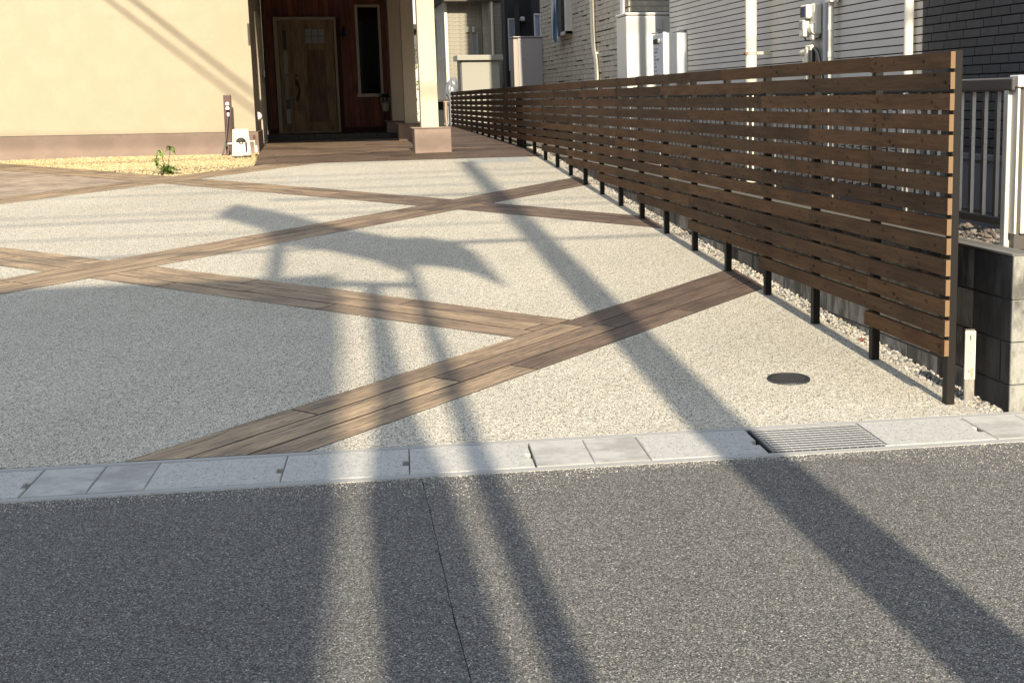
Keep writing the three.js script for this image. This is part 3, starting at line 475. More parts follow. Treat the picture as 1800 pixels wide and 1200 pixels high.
// ================================================================ BLOCK WALL, RAILING, NEIGHBOUR'S YARD
{
  const w = thing('block_wall', 'low concrete block wall behind the fence, stained black at its near end', 'wall'); seed = 211;
  const [bkC, bkB] = mottle(512, 0.8, [0.006, 0.006, 0.0065], [0.026, 0.026, 0.027], 40, 5, 0.3, 61), [bgC, bgB] = mottle(512, 0.8, [0.12, 0.115, 0.105], [0.34, 0.33, 0.30], 46, 2.4, 0.25, 67), [bmC] = mottle(512, 0.8, [0.03, 0.03, 0.03], [0.17, 0.16, 0.145], 46, 3.2, 0.25, 69);
  const black = std({ map: bkC, bumpMap: bkB, bumpScale: 0.002, roughness: 0.85 }), grey = std({ map: bgC, bumpMap: bgB, bumpScale: 0.002, roughness: 0.95 }), mid = std({ map: bmC, bumpMap: bgB, bumpScale: 0.002, roughness: 0.9 });
  const rows = [[-0.14, 0.138], [0.144, 0.373], [0.379, 0.605], [0.611, 0.843]];
  mesh('mortar', box(3.596, 3.716, -0.2, 0.838, -36, -6.76), std({ color: lc(0.03, 0.03, 0.03), roughness: 1 }), w);
  rows.forEach(([y0, y1], r) => { let z = -6.735, first = r % 2 ? 0.11 : 0.45; if (r === 3) first = 0.45; while (z > -24) { const L = first || 0.45; first = 0; const m = z - L / 2 > -7.3 ? black : z - L / 2 > -7.7 ? mid : (rnd() < 0.2 ? mid : grey); const g = rbox(3.59, 3.72, y0, y1, z - L + 0.006, z, 0.006, 1); metreUV(g); const o = g.attributes.uv; const a = rnd(); for (let i = 0; i < o.count; i++) o.setXY(i, o.getX(i) + a, o.getY(i) + a * 3); mesh('block', g, m, w); z -= L; } });
  // return along the street, sunlit face, and a thin cap
  rows.forEach(([y0, y1], r) => { let x = 3.724 + (r % 2 ? -0.2 : 0); for (let k = 0; k < 5; k++) { const a = Math.max(3.724, x), b = x + 0.4 - 0.006; if (b > a) { const g = rbox(a, b, y0, y1, -6.87, -6.737, 0.006, 1); metreUV(g); mesh('block', g, grey, w); } x += 0.4; } });
  const lit = std({ map: bgC, bumpMap: bgB, bumpScale: 0.002, roughness: 0.95, color: lc(0.9, 0.9, 0.86) }); for (const [y0, y1] of rows) mesh('block', metreUV(rbox(3.592, 3.722, y0, y1 + 0.002, -6.74, -6.727, 0.003, 1)), lit, w);
  mesh('cap', rbox(3.586, 3.73, 0.844, 0.858, -36, -6.73, 0.004, 1), std({ map: conC, color: lc(0.32, 0.315, 0.3), roughness: 0.9 }), w);
}
{
  const g = []; const yd = structure('neighbour_yard'); seed = 221;
  mesh('yard', tilt(metreUV(new THREE.BoxGeometry(24, 0.3, 60, 1, 1, 12)).translate(15.72, 0.62, -36.9), (x, y, z) => [x, y + 0.012 * Math.max(0, -12 - z), z]), std({ map: conC, color: lc(0.3, 0.28, 0.25), roughness: 1 }), yd);
  stuff(scatter('gravel', 4000, pebble(0, 3), std({ roughness: 0.9 }), () => { const z = -7.0 - Math.pow(rnd(), 1.3) * 11; return [rr(3.78, 4.48), 0.775 + rr(0, 0.02) + 0.012 * Math.max(0, -12 - z), z, rr(0.012, 0.03)]; }, [[0.12, 0.10, 0.085], [0.2, 0.185, 0.165], [0.07, 0.06, 0.055], [0.15, 0.115, 0.09]], yd));
}
{
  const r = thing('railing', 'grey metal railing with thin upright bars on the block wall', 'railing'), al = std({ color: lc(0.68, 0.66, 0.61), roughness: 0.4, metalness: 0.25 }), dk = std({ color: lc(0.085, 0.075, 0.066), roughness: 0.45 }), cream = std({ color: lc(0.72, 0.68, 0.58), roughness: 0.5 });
  const X = 3.76, z0 = -7.08, z1 = -20.6;
  mesh('top_rail', [rbox(X - 0.032, X + 0.032, 1.715, 1.79, z1, z0 + 0.02, 0.012)], dk, r);
  mesh('bottom_rail', rbox(X - 0.022, X + 0.022, 0.965, 1.01, z1, z0 - 0.03, 0.006), dk, r);
  const bg = box(-0.011, 0.011, 0, 0.71, -0.016, 0.016), bm = [dk, dk, dk, dk, al, dk];  // front face paler than the body: sunlight put into the colour
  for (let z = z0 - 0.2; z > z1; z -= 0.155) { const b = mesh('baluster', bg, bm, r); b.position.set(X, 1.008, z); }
  for (let z = z0 - 0.045, i = 0; z > z1 - 1; z -= 1.35, i++) mesh('post', rbox(X - 0.03, X + 0.03, 0.845, i ? 1.72 : 1.72, z - 0.035, z + 0.02, 0.006), al, r);
  mesh('corner_cap', rbox(X - 0.014, X + 0.09, 1.735, 1.802, z0 - 0.05, z0 + 0.055, 0.008), al, r);
  mesh('corner_post', [rbox(X - 0.008, X + 0.006, 0.93, 1.73, z0 - 0.03, z0 + 0.046, 0.003, 1), rbox(X + 0.03, X + 0.09, 0.93, 1.73, z0 - 0.03, z0 + 0.05, 0.006)], cream, r); mesh('corner_core', rbox(X + 0.0, X + 0.08, 0.84, 1.735, z0 - 0.028, z0 + 0.03, 0.004), dk, r);
  mesh('top_rail', rbox(X + 0.091, X + 3, 1.715, 1.79, z0 - 0.03, z0 + 0.04, 0.012), dk, r);
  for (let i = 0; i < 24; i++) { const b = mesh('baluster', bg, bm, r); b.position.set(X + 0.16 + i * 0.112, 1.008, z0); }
  mesh('bottom_rail', rbox(X + 0.091, X + 3, 0.965, 1.01, z0 - 0.02, z0 + 0.02, 0.006), dk, r);
}
{   // marker stake in the stones
  const t = thing('marker_stake', 'short concrete marker stake with a white lettered plate by the black wall', 'marker stake', [3.525, -0.03, -7.08]);
  mesh('stake', rbox(-0.028, 0.028, -0.1, 0.425, -0.028, 0.028, 0.004, 1), std({ map: conC, color: lc(0.75, 0.72, 0.66), roughness: 0.95 }), t);
  const c = document.createElement('canvas'); c.width = 128; c.height = 640; const k = c.getContext('2d');
  k.fillStyle = '#bab6ab'; k.fillRect(0, 0, 128, 640); k.strokeStyle = '#6b6355'; k.lineWidth = 3; k.beginPath(); k.moveTo(26, 140); k.lineTo(104, 140); k.stroke();
  k.fillStyle = '#2c2824'; k.beginPath(); k.moveTo(58, 40); k.lineTo(70, 40); k.lineTo(72, 110); k.lineTo(58, 110); k.fill(); k.beginPath(); k.moveTo(44, 62); k.lineTo(64, 40); k.lineTo(64, 58); k.fill();
  k.strokeStyle = '#6a6355'; k.lineWidth = 3; seed = 231;                 // weathered small print, no longer readable in the photograph
  for (const x0 of [36, 78]) for (let y = 175; y < 490; y += 24) for (let i = 0; i < 4; i++) { if (rnd() < 0.25) continue; const x = x0 + rr(-9, 9), q = y + rr(-7, 7), v = rnd() < 0.5; k.globalAlpha = rr(0.3, 0.8); k.beginPath(); k.moveTo(x, q); k.lineTo(x + (v ? 0 : rr(8, 14)), q + (v ? rr(8, 14) : 0)); k.stroke(); }
  k.globalAlpha = 1;
  k.save(); k.translate(34, 520); k.rotate(Math.PI / 2); k.fillStyle = '#211e1b'; k.font = 'bold 40px sans-serif'; k.fillText('S5', 0, 0); k.restore();
  k.fillStyle = 'rgba(160,110,50,0.35)'; k.fillRect(70, 500, 40, 130);
  const tx = new THREE.CanvasTexture(c); tx.colorSpace = THREE.SRGBColorSpace;
  const p = new THREE.PlaneGeometry(0.052, 0.262); const plate = mesh('plate', [rbox(-0.029, 0.029, 0.148, 0.422, 0.028, 0.031, 0.001, 1)], std({ color: lc(0.8, 0.77, 0.68) }), t); const face = mesh('print', p.translate(0, 0.285, 0.0335), std({ map: tx, roughness: 0.6 }), t); t.rotation.y = -0.35;
}

// ================================================================ NEIGHBOURING HOUSES ON THE RIGHT
{
  const h = thing('neighbour_house', 'two-tone neighbouring house with pale and dark charcoal brick siding beyond the fence', 'house'); seed = 241;
  const NX = 4.5, zc = -9.93, zf = -7.3, zb = -17.68, P = 0.0627, BL = 0.264;
  mesh('wall', [box(NX + 0.004, NX + 8, 0.6, 7, zb, zf)], std({ color: lc(0.012, 0.012, 0.013), roughness: 1 }), h);
  const pale = [[0.52, 0.49, 0.435], [0.535, 0.503, 0.446], [0.505, 0.476, 0.422]].map((t) => std({ color: lc(...t), roughness: 0.85 })), dark = [[0.029, 0.031, 0.037], [0.034, 0.036, 0.042], [0.025, 0.027, 0.032]].map((t) => std({ map: conC, color: lc(t[0] * 2.2, t[1] * 2.2, t[2] * 2.2), roughness: 0.7 }));
  const skirt = std({ color: lc(0.16, 0.17, 0.19), roughness: 0.8 });
  const geos = new Map(), G3 = (L, j) => { const k = L.toFixed(3) + j; if (!geos.has(k)) { const g = j < 0.002 ? box(0, 0.016, 0, P - 0.010, 0, L - j) : rbox(0, 0.016, 0, P - 0.0085, 0, L - j, 0.002, 1); metreUV(g); geos.set(k, g); } return geos.get(k); };
  const courseP = [[], [], []], courseD = [[], [], []];
  const y0 = 0.9;
  for (let r = 0; r * P + y0 < 6.8; r++) {
    const y = y0 + r * P, vis = y > 1.86 && y < 2.75, visD = y > 1.14 && y < 2.4;
    // pale part, courses run from the corner strip backwards
    let off = [0, 0.088, 0.176, 0.13, 0.044][(r * 3) % 5];
    for (let z = zc - off; z > zb; z -= BL) {
      const a = Math.max(zb, z - BL), L = z - a; if (L < 0.03) continue; const g = G3(L, 0.0006);
      if (vis && z > -13.0) { const m = mesh('brick', g, pick(pale), h); m.position.set(NX - 0.0105, y, a); }
      else if (y < 3.6) courseP[Math.floor(rnd() * 3)].push(g.clone().translate(NX - 0.0105, y, a));
    }
    if (off > 0.02) { const g = G3(off, 0.0018); courseP[r % 3].push(g.clone().translate(NX - 0.0105, y, zc - off)); }
    off = [0.05, 0.14, 0.2, 0.09, 0.17][(r * 2) % 5];
    for (let z = zf; z > zc; z -= BL) {
      const z1 = z === zf ? zf - off : z, b = z === zf ? zf : z, a = Math.max(zc + 0.002, (z === zf ? z1 : z - BL)); if (z === zf) z = zf - off + BL; const L = b - a; if (L < 0.03) continue;
      const g = G3(L, 0.0065);
      if (visD && b < -8.1) { const m = mesh('dark_brick', g, pick(dark), h); m.position.set(NX - 0.0105, y, a); }
      else if (y < 3.6) courseD[Math.floor(rnd() * 3)].push(g.clone().translate(NX - 0.0105, y, a));
    }
  }
  courseP.forEach((c, i) => stuff(mesh('brick_course', c, pale[i], h))); courseD.forEach((c, i) => stuff(mesh('dark_brick_course', c, dark[i], h)));
  mesh('upper_wall', box(NX - 0.008, NX, 3.62, 7, zb + 0.01, zc), pale[0], h); mesh('upper_wall', box(NX - 0.0081, NX, 3.62, 7, zc, zf), dark[0], h);
  mesh('base', box(NX - 0.02, NX + 0.3, 0.6, 0.895, zb, zf), skirt, h);
  mesh('base_board', [box(NX - 0.03, NX - 0.012, 0.9, 1.25, -9.9, zf), box(NX - 0.045, NX - 0.03, 1.25, 1.29, -9.9, zf)], std({ color: lc(0.13, 0.135, 0.15), roughness: 0.7 }), h);
  mesh('roof', [box(NX - 0.04, NX + 8.4, 7, 7.15, zb - 0.02, zf + 0.4)], dark[0], h);
  const pp = std({ color: lc(0.62, 0.59, 0.53), roughness: 0.4 });
  mesh('downpipe', [cyl(0.036, 0.036, 6, [4.43, 3.85, -10.05], 20), rbox(4.43, 4.5, 2.6, 2.63, -10.09, -10.01, 0.006)], pp, h);
}
{   // thick cream pipe with a wall band
  const t = thing('vent_pipe', 'thick cream vertical pipe held by a metal band to the pale brick wall', 'pipe'); const cr = std({ color: lc(0.74, 0.68, 0.55), roughness: 0.45 });
  mesh('pipe', cyl(0.057, 0.057, 6, [4.28, 3.85, -13.55], 28), cr, t);
  mesh('band', [cyl(0.061, 0.061, 0.028, [4.28, 2.135, -13.55], 28), rbox(4.3, 4.49, 2.12, 2.15, -13.56, -13.545, 0.003, 1), rbox(4.22, 4.24, 2.11, 2.16, -13.56, -13.52, 0.006)], std({ color: lc(0.66, 0.6, 0.5), roughness: 0.4, metalness: 0.3 }), t);
  mesh('bolt', [cyl(0.012, 0.012, 0.05, [4.214, 2.135, -13.52], 10, 'z')], std({ color: lc(0.35, 0.13, 0.06), roughness: 0.8 }), t);
}
{   // electricity meter with pipes
  const t = thing('electric_meter', 'cream electricity meter with dark display windows on the pale brick wall', 'meter', [4.5, 2.2, -12.12]); const cr = std({ color: lc(0.72, 0.68, 0.56), roughness: 0.4 }), gl = std({ color: lc(0.09, 0.09, 0.13), roughness: 0.15 }), gr = std({ color: lc(0.3, 0.29, 0.3), roughness: 0.4 });
  mesh('backboard', rbox(-0.03, -0.012, -0.22, 0.42, -0.2, 0.24, 0.005, 1), std({ color: lc(0.42, 0.41, 0.4), roughness: 0.6 }), t);
  mesh('body', [rbox(-0.16, -0.03, 0.19, 0.315, -0.14, 0.03, 0.015), rbox(-0.17, -0.03, 0.03, 0.185, -0.15, -0.02, 0.015), rbox(-0.11, -0.03, 0.04, 0.33, -0.03, 0.1, 0.03)], cr, t);
  mesh('display', [rbox(-0.168, -0.158, 0.205, 0.3, -0.12, 0.01, 0.004, 1)], gl, t); mesh('display', [rbox(-0.178, -0.168, 0.1, 0.175, -0.135, -0.035, 0.004, 1)], gr, t);
  mesh('terminal_cover', [cyl(0.05, 0.05, 0.1, [-0.09, 0.1, 0.04], 18, 'z'), rbox(-0.12, -0.05, 0.0, 0.05, 0.0, 0.07, 0.01)], cr, t);
  mesh('cable', [tube([[-0.12, 0.03, -0.12], [-0.13, 0.0, -0.06], [-0.1, 0.005, 0.03], [-0.06, 0.02, 0.14]], 0.007), tube([[-0.03, 0.1, 0.16], [-0.05, 0.2, 0.2], [-0.04, 0.34, 0.21]], 0.008)], std({ color: lc(0.03, 0.03, 0.03) }), t);
}
{
  const t = thing('gas_meter_valve', 'cream gas valve fitting with a curved black hose below the meter', 'valve', [4.42, 2.0, -12.1]); const cr = std({ color: lc(0.72, 0.66, 0.5), roughness: 0.45 }), bk = std({ color: lc(0.03, 0.03, 0.03), roughness: 0.5 });
  mesh('body', [rbox(-0.06, 0.0, -0.3, 0.14, -0.1, -0.03, 0.02), rbox(-0.05, 0.0, 0.06, 0.16, -0.12, 0.04, 0.02), cyl(0.03, 0.03, 0.13, [-0.03, 0.095, -0.17], 16, 'z'), cyl(0.026, 0.026, 0.1, [-0.035, 0.0, -0.14], 14)], cr, t);
  mesh('hose', [tube([[-0.02, 0.12, 0.0], [-0.02, 0.11, 0.1], [-0.02, 0.0, 0.2], [-0.02, -0.2, 0.26], [-0.02, -0.4, 0.28]], 0.02)], bk, t); mesh('union', [cyl(0.032, 0.032, 0.12, [-0.03, 0.05, 0.02], 14), cyl(0.025, 0.025, 0.3, [-0.03, -0.12, 0.02], 14)], bk, t);
}
tag(mesh('conduit', [cyl(0.026, 0.026, 4, [4.42, 3.2, -11.68], 14), cyl(0.03, 0.03, 0.05, [4.42, 2.29, -11.68], 14), cyl(0.03, 0.03, 0.05, [4.42, 2.06, -11.68], 14), rbox(4.38, 4.46, 2.5, 2.62, -11.74, -11.6, 0.01)], std({ color: lc(0.74, 0.7, 0.6), roughness: 0.4 })), 'thin cream conduit running up the pale brick wall right of the meter', 'pipe');
tag(mesh('conduit', [cyl(0.034, 0.034, 4, [4.45, 3.2, -11.86], 14)], std({ color: lc(0.4, 0.4, 0.41), roughness: 0.5 })), 'grey conduit rising behind the electricity meter', 'pipe');
{   // instantaneous water heater
  const t = thing('water_heater', 'white box water heater with a dark exhaust outlet on the pale brick wall', 'water heater'); const wh = std({ color: lc(0.72, 0.71, 0.68), roughness: 0.35 });
  mesh('casing', rbox(4.2, 4.49, 1.9, 2.49, -17.36, -16.8, 0.012), wh, t);
  mesh('front_panel', rbox(4.185, 4.2, 1.9, 2.485, -17.35, -16.83, 0.006), std({ color: lc(0.55, 0.57, 0.6), roughness: 0.3 }), t);
  mesh('edge_trim', rbox(4.18, 4.222, 1.9, 2.5, -16.83, -16.79, 0.006), std({ color: lc(0.8, 0.79, 0.76), roughness: 0.3 }), t);
  mesh('exhaust', [rbox(4.165, 4.186, 2.37, 2.43, -17.28, -17.0, 0.01)], std({ color: lc(0.02, 0.02, 0.02) }), t); mesh('exhaust_lip', rbox(4.15, 4.186, 2.37, 2.43, -16.99, -16.93, 0.02), std({ color: lc(0.7, 0.7, 0.7), roughness: 0.2, metalness: 0.8 }), t);
  mesh('bracket', [rbox(4.17, 4.3, 2.5, 2.515, -17.36, -17.3, 0.004, 1), rbox(4.4, 4.5, 2.49, 2.53, -16.86, -16.84, 0.004)], std({ color: lc(0.12, 0.12, 0.13), metalness: 0.5, roughness: 0.4 }), t);
  seed = 251; for (let i = 0; i < 9; i++) { const y = 2.3 - i * 0.045; mesh('sticker', box(4.1828, 4.1845, y, y + rr(0.012, 0.03), -17.3 + rr(0, 0.05), -17.2 + rr(0, 0.2)), std({ color: lc(0.25, 0.26, 0.27) }), t); }
}
{   // hot-water tank between the two houses
  const t = thing('water_tank', 'tall pale grey hot water tank unit in the gap between the two houses', 'water tank'); const m = std({ color: lc(0.62, 0.6, 0.54), roughness: 0.4 });
  mesh('casing', rbox(4.1, 4.74, 0.95, 2.8, -19.15, -18.5, 0.03), m, t); mesh('lid', rbox(4.09, 4.75, 2.802, 2.835, -19.16, -18.49, 0.012), m, t);
  mesh('service_cover', [rbox(4.1, 4.745, 1.0, 2.15, -18.5, -18.492, 0.003, 1)], m, t); mesh('label', rbox(4.5, 4.6, 2.5, 2.74, -18.497, -18.49, 0.003, 1), std({ color: lc(0.5, 0.49, 0.45) }), t);
  mesh('label_print', [box(4.52, 4.58, 2.6, 2.61, -18.4895, -18.488), box(4.52, 4.56, 2.57, 2.578, -18.4895, -18.488), box(4.515, 4.585, 2.53, 2.535, -18.4895, -18.488)], std({ color: lc(0.1, 0.1, 0.1) }), t);
}
{   // second neighbour: stone-pattern siding
  const h = thing('neighbour_house', 'neighbouring house with grey split-stone siding, seen behind the middle of the fence', 'house'); seed = 261;
  const NX = 4.5, z0 = -20.05, z1 = -28.2, tones = [[0.50, 0.465, 0.40], [0.515, 0.48, 0.415], [0.485, 0.45, 0.388]].map((t) => std({ map: conC, color: lc(t[0] * 2.1, t[1] * 2.1, t[2] * 2.1), roughness: 0.9 }));
  mesh('wall', [box(NX + 0.004, NX + 8, 0.7, 7, z1, z0)], std({ color: lc(0.09, 0.085, 0.076), roughness: 1 }), h);
  const co = [[], [], []], P = 0.081;
  for (let r = 0; r < 36; r++) {
    let z = z0, y = 1.4 + r * P;
    while (z > z1) { const da = rnd() < 0.4, L = Math.min(da ? rr(0.1, 0.3) : rr(0.25, 1.1), z - z1), hh = P - (da ? rr(0.016, 0.03) : 0.0065); if (L > 0.04) { const d = rr(0.009, 0.0105); const g = new THREE.BoxGeometry(0.03, hh, L - 0.0002); metreUV(g); co[Math.floor(rnd() * 3)].push(g.translate(NX - d + 0.006, y + hh / 2, z - L / 2)); } z -= L; }
    for (let x = NX + 0.01; x < NX + 1.5;) { const L = rr(0.22, 0.6), g = new THREE.BoxGeometry(L - 0.001, P - 0.007, 0.03); metreUV(g); co[Math.floor(rnd() * 3)].push(g.translate(x + L / 2, y + P / 2, z0 - 0.006 + rr(0, 0.006))); x += L; }
  }
  co.forEach((c, i) => stuff(mesh('stone_course', c, tones[i], h)));
  mesh('upper_wall', box(NX - 0.01, NX + 8, 4.33, 7, z1, z0 + 0.01), tones[0], h);
  mesh('added_shade_wall', [box(NX - 0.36, NX + 8, 8.8, 12.2, -28, -27.4), box(NX, NX + 8, 7.16, 8.8, -28, -27)], tones[2], h); mesh('added_shade_box', box(NX - 0.5, NX - 0.012, 5.2, 7, -23.8, z0 - 0.06), tones[1], h); mesh('roof', box(NX - 0.03, NX + 8.4, 7, 7.15, z1 - 0.4, z0 + 0.02), std({ color: lc(0.05, 0.05, 0.05) }), h);  // high wall and box added out of view to shade the far house and cabinet
  // projecting window box above the cloth
  mesh('window_frame', [rbox(4.36, 4.5, 2.84, 4.3, -24.72, -24.62, 0.006), rbox(4.36, 4.5, 2.84, 2.9, -25.6, -24.62, 0.006), rbox(4.36, 4.5, 2.84, 4.3, -25.6, -25.52, 0.006)], std({ color: lc(0.5, 0.48, 0.45), roughness: 0.5 }), h);
  mesh('window_pane', box(4.44, 4.49, 2.9, 4.3, -25.52, -24.72), std({ color: lc(0.02, 0.02, 0.022), roughness: 0.1 }), h);
}
{   // striped cloth hung at that window
  const t = thing('striped_cloth', 'blue and white striped cloth hanging from the window of the stone-sided house', 'cloth'); seed = 263;
  const cols = [[0.55, 0.58, 0.62], [0.03, 0.07, 0.13], [0.05, 0.11, 0.17], [0.6, 0.62, 0.6], [0.04, 0.08, 0.13]];
  cols.forEach((c, i) => { const g = new THREE.BoxGeometry(0.025, 1.5, 0.17, 2, 14, 2); tilt(g, (x, y, q) => [x + 0.012 * Math.sin(y * 6 + i * 1.7), y, q * (0.62 - 0.28 * y) + (i - 2) * 0.17 * (0.62 - 0.28 * y) + 0.03 * Math.sin(y * 2.6 + i)]); g.translate(4.34 + (i % 2) * 0.006, 3.5 + [0, 0.03, -0.02, 0.05, 0.08][i], -25.55); mesh('stripe', g, std({ color: lc(...c), roughness: 0.9 }), t); });
}
{
  const cr = std({ color: lc(0.68, 0.62, 0.5), roughness: 0.5 }), t = thing('downpipe', 'cream downpipe with a bend on the grey stone-sided wall', 'downpipe');
  mesh('pipe', tube([[4.42, 6, -22.5], [4.42, 3.2, -22.5], [4.42, 2.5, -22.42], [4.43, 2.3, -22.3], [4.43, 1, -22.3]], 0.034, 40, 12), cr, t); mesh('bracket', rbox(4.4, 4.5, 2.42, 2.45, -22.46, -22.36, 0.005), cr, t);
  const w = thing('downpipe', 'white downpipe at the front corner of the stone-sided house', 'downpipe'); mesh('pipe', cyl(0.036, 0.036, 5, [4.38, 3.5, -20.0], 16), std({ color: lc(0.74, 0.74, 0.74), roughness: 0.35 }), w); mesh('coupling', cyl(0.04, 0.04, 0.05, [4.38, 2.4, -20.0], 16), std({ color: lc(0.7, 0.7, 0.7), roughness: 0.35 }), w);
}
{   // grey cabinet
  const t = thing('tall_cabinet', 'tall plain grey cabinet standing at the corner of the stone-sided house', 'cabinet'); const m = std({ color: lc(0.30, 0.285, 0.285), roughness: 0.5 });
  mesh('door_panel', [rbox(3.99, 4.48, 0.98, 2.92, -28.03, -28.0, 0.006)], m, t); mesh('casing', rbox(3.9, 4.5, 0.95, 2.93, -28.6, -28.032, 0.01), std({ color: lc(0.34, 0.3, 0.26), roughness: 0.6 }), t);
  mesh('lid', rbox(3.89, 4.51, 2.932, 2.955, -28.6, -27.98, 0.006), m, t); mesh('seam_strip', [box(3.945, 3.952, 0.98, 2.9, -28.031, -28.018), box(3.965, 3.969, 0.98, 2.9, -28.031, -28.014)], std({ color: lc(0.5, 0.36, 0.22) }), t); mesh('lock', cyl(0.012, 0.012, 0.02, [4.08, 2.5, -27.995], 10, 'z'), std({ color: lc(0.15, 0.15, 0.15) }), t);
}
{   // garden store
  const t = thing('garden_store', 'beige metal garden store with an overhanging lid behind the far end of the fence', 'garden store'); const m = std({ color: lc(0.28, 0.268, 0.22), roughness: 0.5 }), Z = -37.5, x0 = 3.82, x1 = 4.82;
  mesh('front_panel', rbox(x0, x1, 0.98, 2.76, Z - 0.04, Z, 0.008), m, t);
  const cor = []; for (let i = 0; i < 9; i++) cor.push(rbox(x0 - 0.035, x0, 0.98, 2.76, Z - 0.09 - i * 0.095, Z - 0.03 - i * 0.095, 0.01, 1)); mesh('side_rib', cor, std({ color: lc(0.10, 0.095, 0.08), roughness: 0.5 }), t);
  mesh('casing', rbox(x0 - 0.02, x1 + 0.01, 0.95, 2.755, Z - 0.95, Z - 0.042, 0.006), std({ color: lc(0.14, 0.13, 0.11) }), t);
  mesh('lid', rbox(x0 - 0.12, x1 + 0.1, 2.762, 2.9, Z - 1, Z + 0.1, 0.012), m, t);
}
{   // dark house at the back
  const h = thing('neighbour_house', 'dark charcoal house in the background between the light house and the stone-sided one', 'house'); const m = std({ color: lc(0.016, 0.0165, 0.018), roughness: 0.9 }), f = std({ color: lc(0.42, 0.42, 0.43), roughness: 0.5 }), p = std({ color: lc(0.20, 0.23, 0.28), roughness: 0.2 });
  const zz = -38.5;
  mesh('wall', [box(5.14, 6.4, 0.7, 7.2, zz - 0.7, zz), box(5.85, 11, 0.7, 7.2, zz - 6, zz + 0.45)], m, h);
  const W = (x0, x1, y0, y1, z) => { const w = sub('window', h); mesh('frame', [box(x0, x0 + 0.03, y0, y1, z, z + 0.05), box(x1 - 0.03, x1, y0, y1, z, z + 0.06), box(x0 + 0.03, x1 - 0.03, y1 - 0.04, y1, z, z + 0.05), box(x0 + 0.03, x1 - 0.03, y0, y0 + 0.04, z, z + 0.05)], f, w); mesh('pane', box(x0 + 0.03, x1 - 0.03, y0 + 0.04, y1 - 0.04, z, z + 0.02), p, w); };
  W(5.22, 5.42, 2.5, 3.9, zz); W(5.87, 6.05, 3.0, 4.0, zz + 0.45); W(6.12, 6.3, 3.0, 3.82, zz + 0.45);
  mesh('post', box(5.39, 5.51, 1, 4.25, zz + 0.12, zz + 0.24), std({ color: lc(0.01, 0.01, 0.01) }), h);
  mesh('lamp', rbox(5.53, 5.68, 3.81, 3.94, zz + 0.06, zz + 0.18, 0.04), std({ color: lc(0.4, 0.4, 0.4) }), h);
  mesh('roof', box(5.1, 11.2, 7.2, 7.4, zz - 6.2, zz + 0.6), m, h);
}
{   // light house far back
  const h = thing('neighbour_house', 'pale grey house with lap siding in the far background at the end of the fence', 'house'); seed = 271;
  const c = std({ map: conC, color: lc(0.75, 0.7, 0.6), roughness: 0.8 }), d = std({ map: conC, color: lc(0.75, 0.72, 0.66), roughness: 0.85 });
  mesh('wall', [box(3.7, 10, 0.7, 4.5, -46, -40.05)], d, h);
  const lap = [], lap2 = []; for (let y = 1; y < 4.5; y += 0.11) { const g = new THREE.BoxGeometry(1.02, 0.105, 0.03); metreUV(g); g.rotateX(0.12); lap.push(g.translate(4.17, y, -40.02)); const k = new THREE.BoxGeometry(0.9, 0.105, 0.03); metreUV(k); k.rotateX(0.12); lap2.push(k.translate(5.3, y, -39.62)); }
  mesh('siding', lap, c, h); mesh('siding', lap2, d, h); mesh('wall', box(4.84, 5.8, 0.7, 4.5, -40.04, -39.66), d, h);
  mesh('wall', box(4.69, 4.84, 0.7, 4.5, -40.05, -39.85), d, h);
  mesh('corner_trim', [box(3.64, 3.72, 0.7, 4.5, -40.06, -39.98), cyl(0.04, 0.04, 3.8, [4.93, 2.6, -39.55], 10)], std({ color: lc(0.66, 0.6, 0.48), roughness: 0.6 }), h);
  mesh('gutter', rbox(3.6, 5.9, 4.42, 4.52, -40.1, -39.5, 0.02), std({ color: lc(0.12, 0.1, 0.08) }), h);
  for (const x of [4.27, 4.43]) mesh('vent_hood', rbox(x - 0.03, x + 0.045, 3.6, 3.76, -40.0, -39.92, 0.02), std({ color: lc(0.55, 0.54, 0.5) }), h);
  const w = sub('window', h); mesh('frame', [box(4.37, 4.41, 2.9, 3.5, -40, -39.93), box(4.50, 4.56, 2.8, 3.56, -40, -39.9)], std({ color: lc(0.3, 0.29, 0.28) }), w); mesh('pane', box(4.41, 4.5, 2.9, 3.5, -40, -39.96), std({ color: lc(0.25, 0.26, 0.27), roughness: 0.2 }), w);
  mesh('roof', box(3.3, 10.4, 4.52, 4.7, -46.4, -39.4), std({ color: lc(0.05, 0.05, 0.05) }), h);
}
{   // grey gable at the far left of the gap, pale wall below
  const h = thing('neighbour_house', 'small dark grey house with a pale lower wall seen just right of the cream pillar', 'house');
  mesh('wall', box(2.4, 3.86, 2.85, 4.05, -47, -44), std({ color: lc(0.11, 0.11, 0.115), roughness: 0.8 }), h); mesh('lower_wall', box(2.4, 4.3, 0.7, 2.845, -47, -43.95), std({ color: lc(0.55, 0.53, 0.48), roughness: 0.8 }), h);
  const s = new THREE.Shape(); s.moveTo(2.2, 3.75); s.lineTo(3.95, 4.3); s.lineTo(3.95, 4.18); s.lineTo(2.2, 3.6); const g = new THREE.ExtrudeGeometry(s, { depth: 3.2, bevelEnabled: false }); g.translate(0, 0, -46.9); mesh('roof', g, std({ color: lc(0.04, 0.04, 0.04) }), h);
  mesh('gutter_pipe', [cyl(0.04, 0.04, 3.3, [3.86, 2.6, -43.85], 10), rbox(3.75, 4.0, 4.2, 4.32, -44, -43.6, 0.03)], std({ color: lc(0.66, 0.62, 0.52), roughness: 0.5 }), h); mesh('lamp', rbox(3.72, 3.78, 3.6, 3.68, -43.98, -43.9, 0.02), std({ color: lc(0.7, 0.7, 0.7) }), h);
}
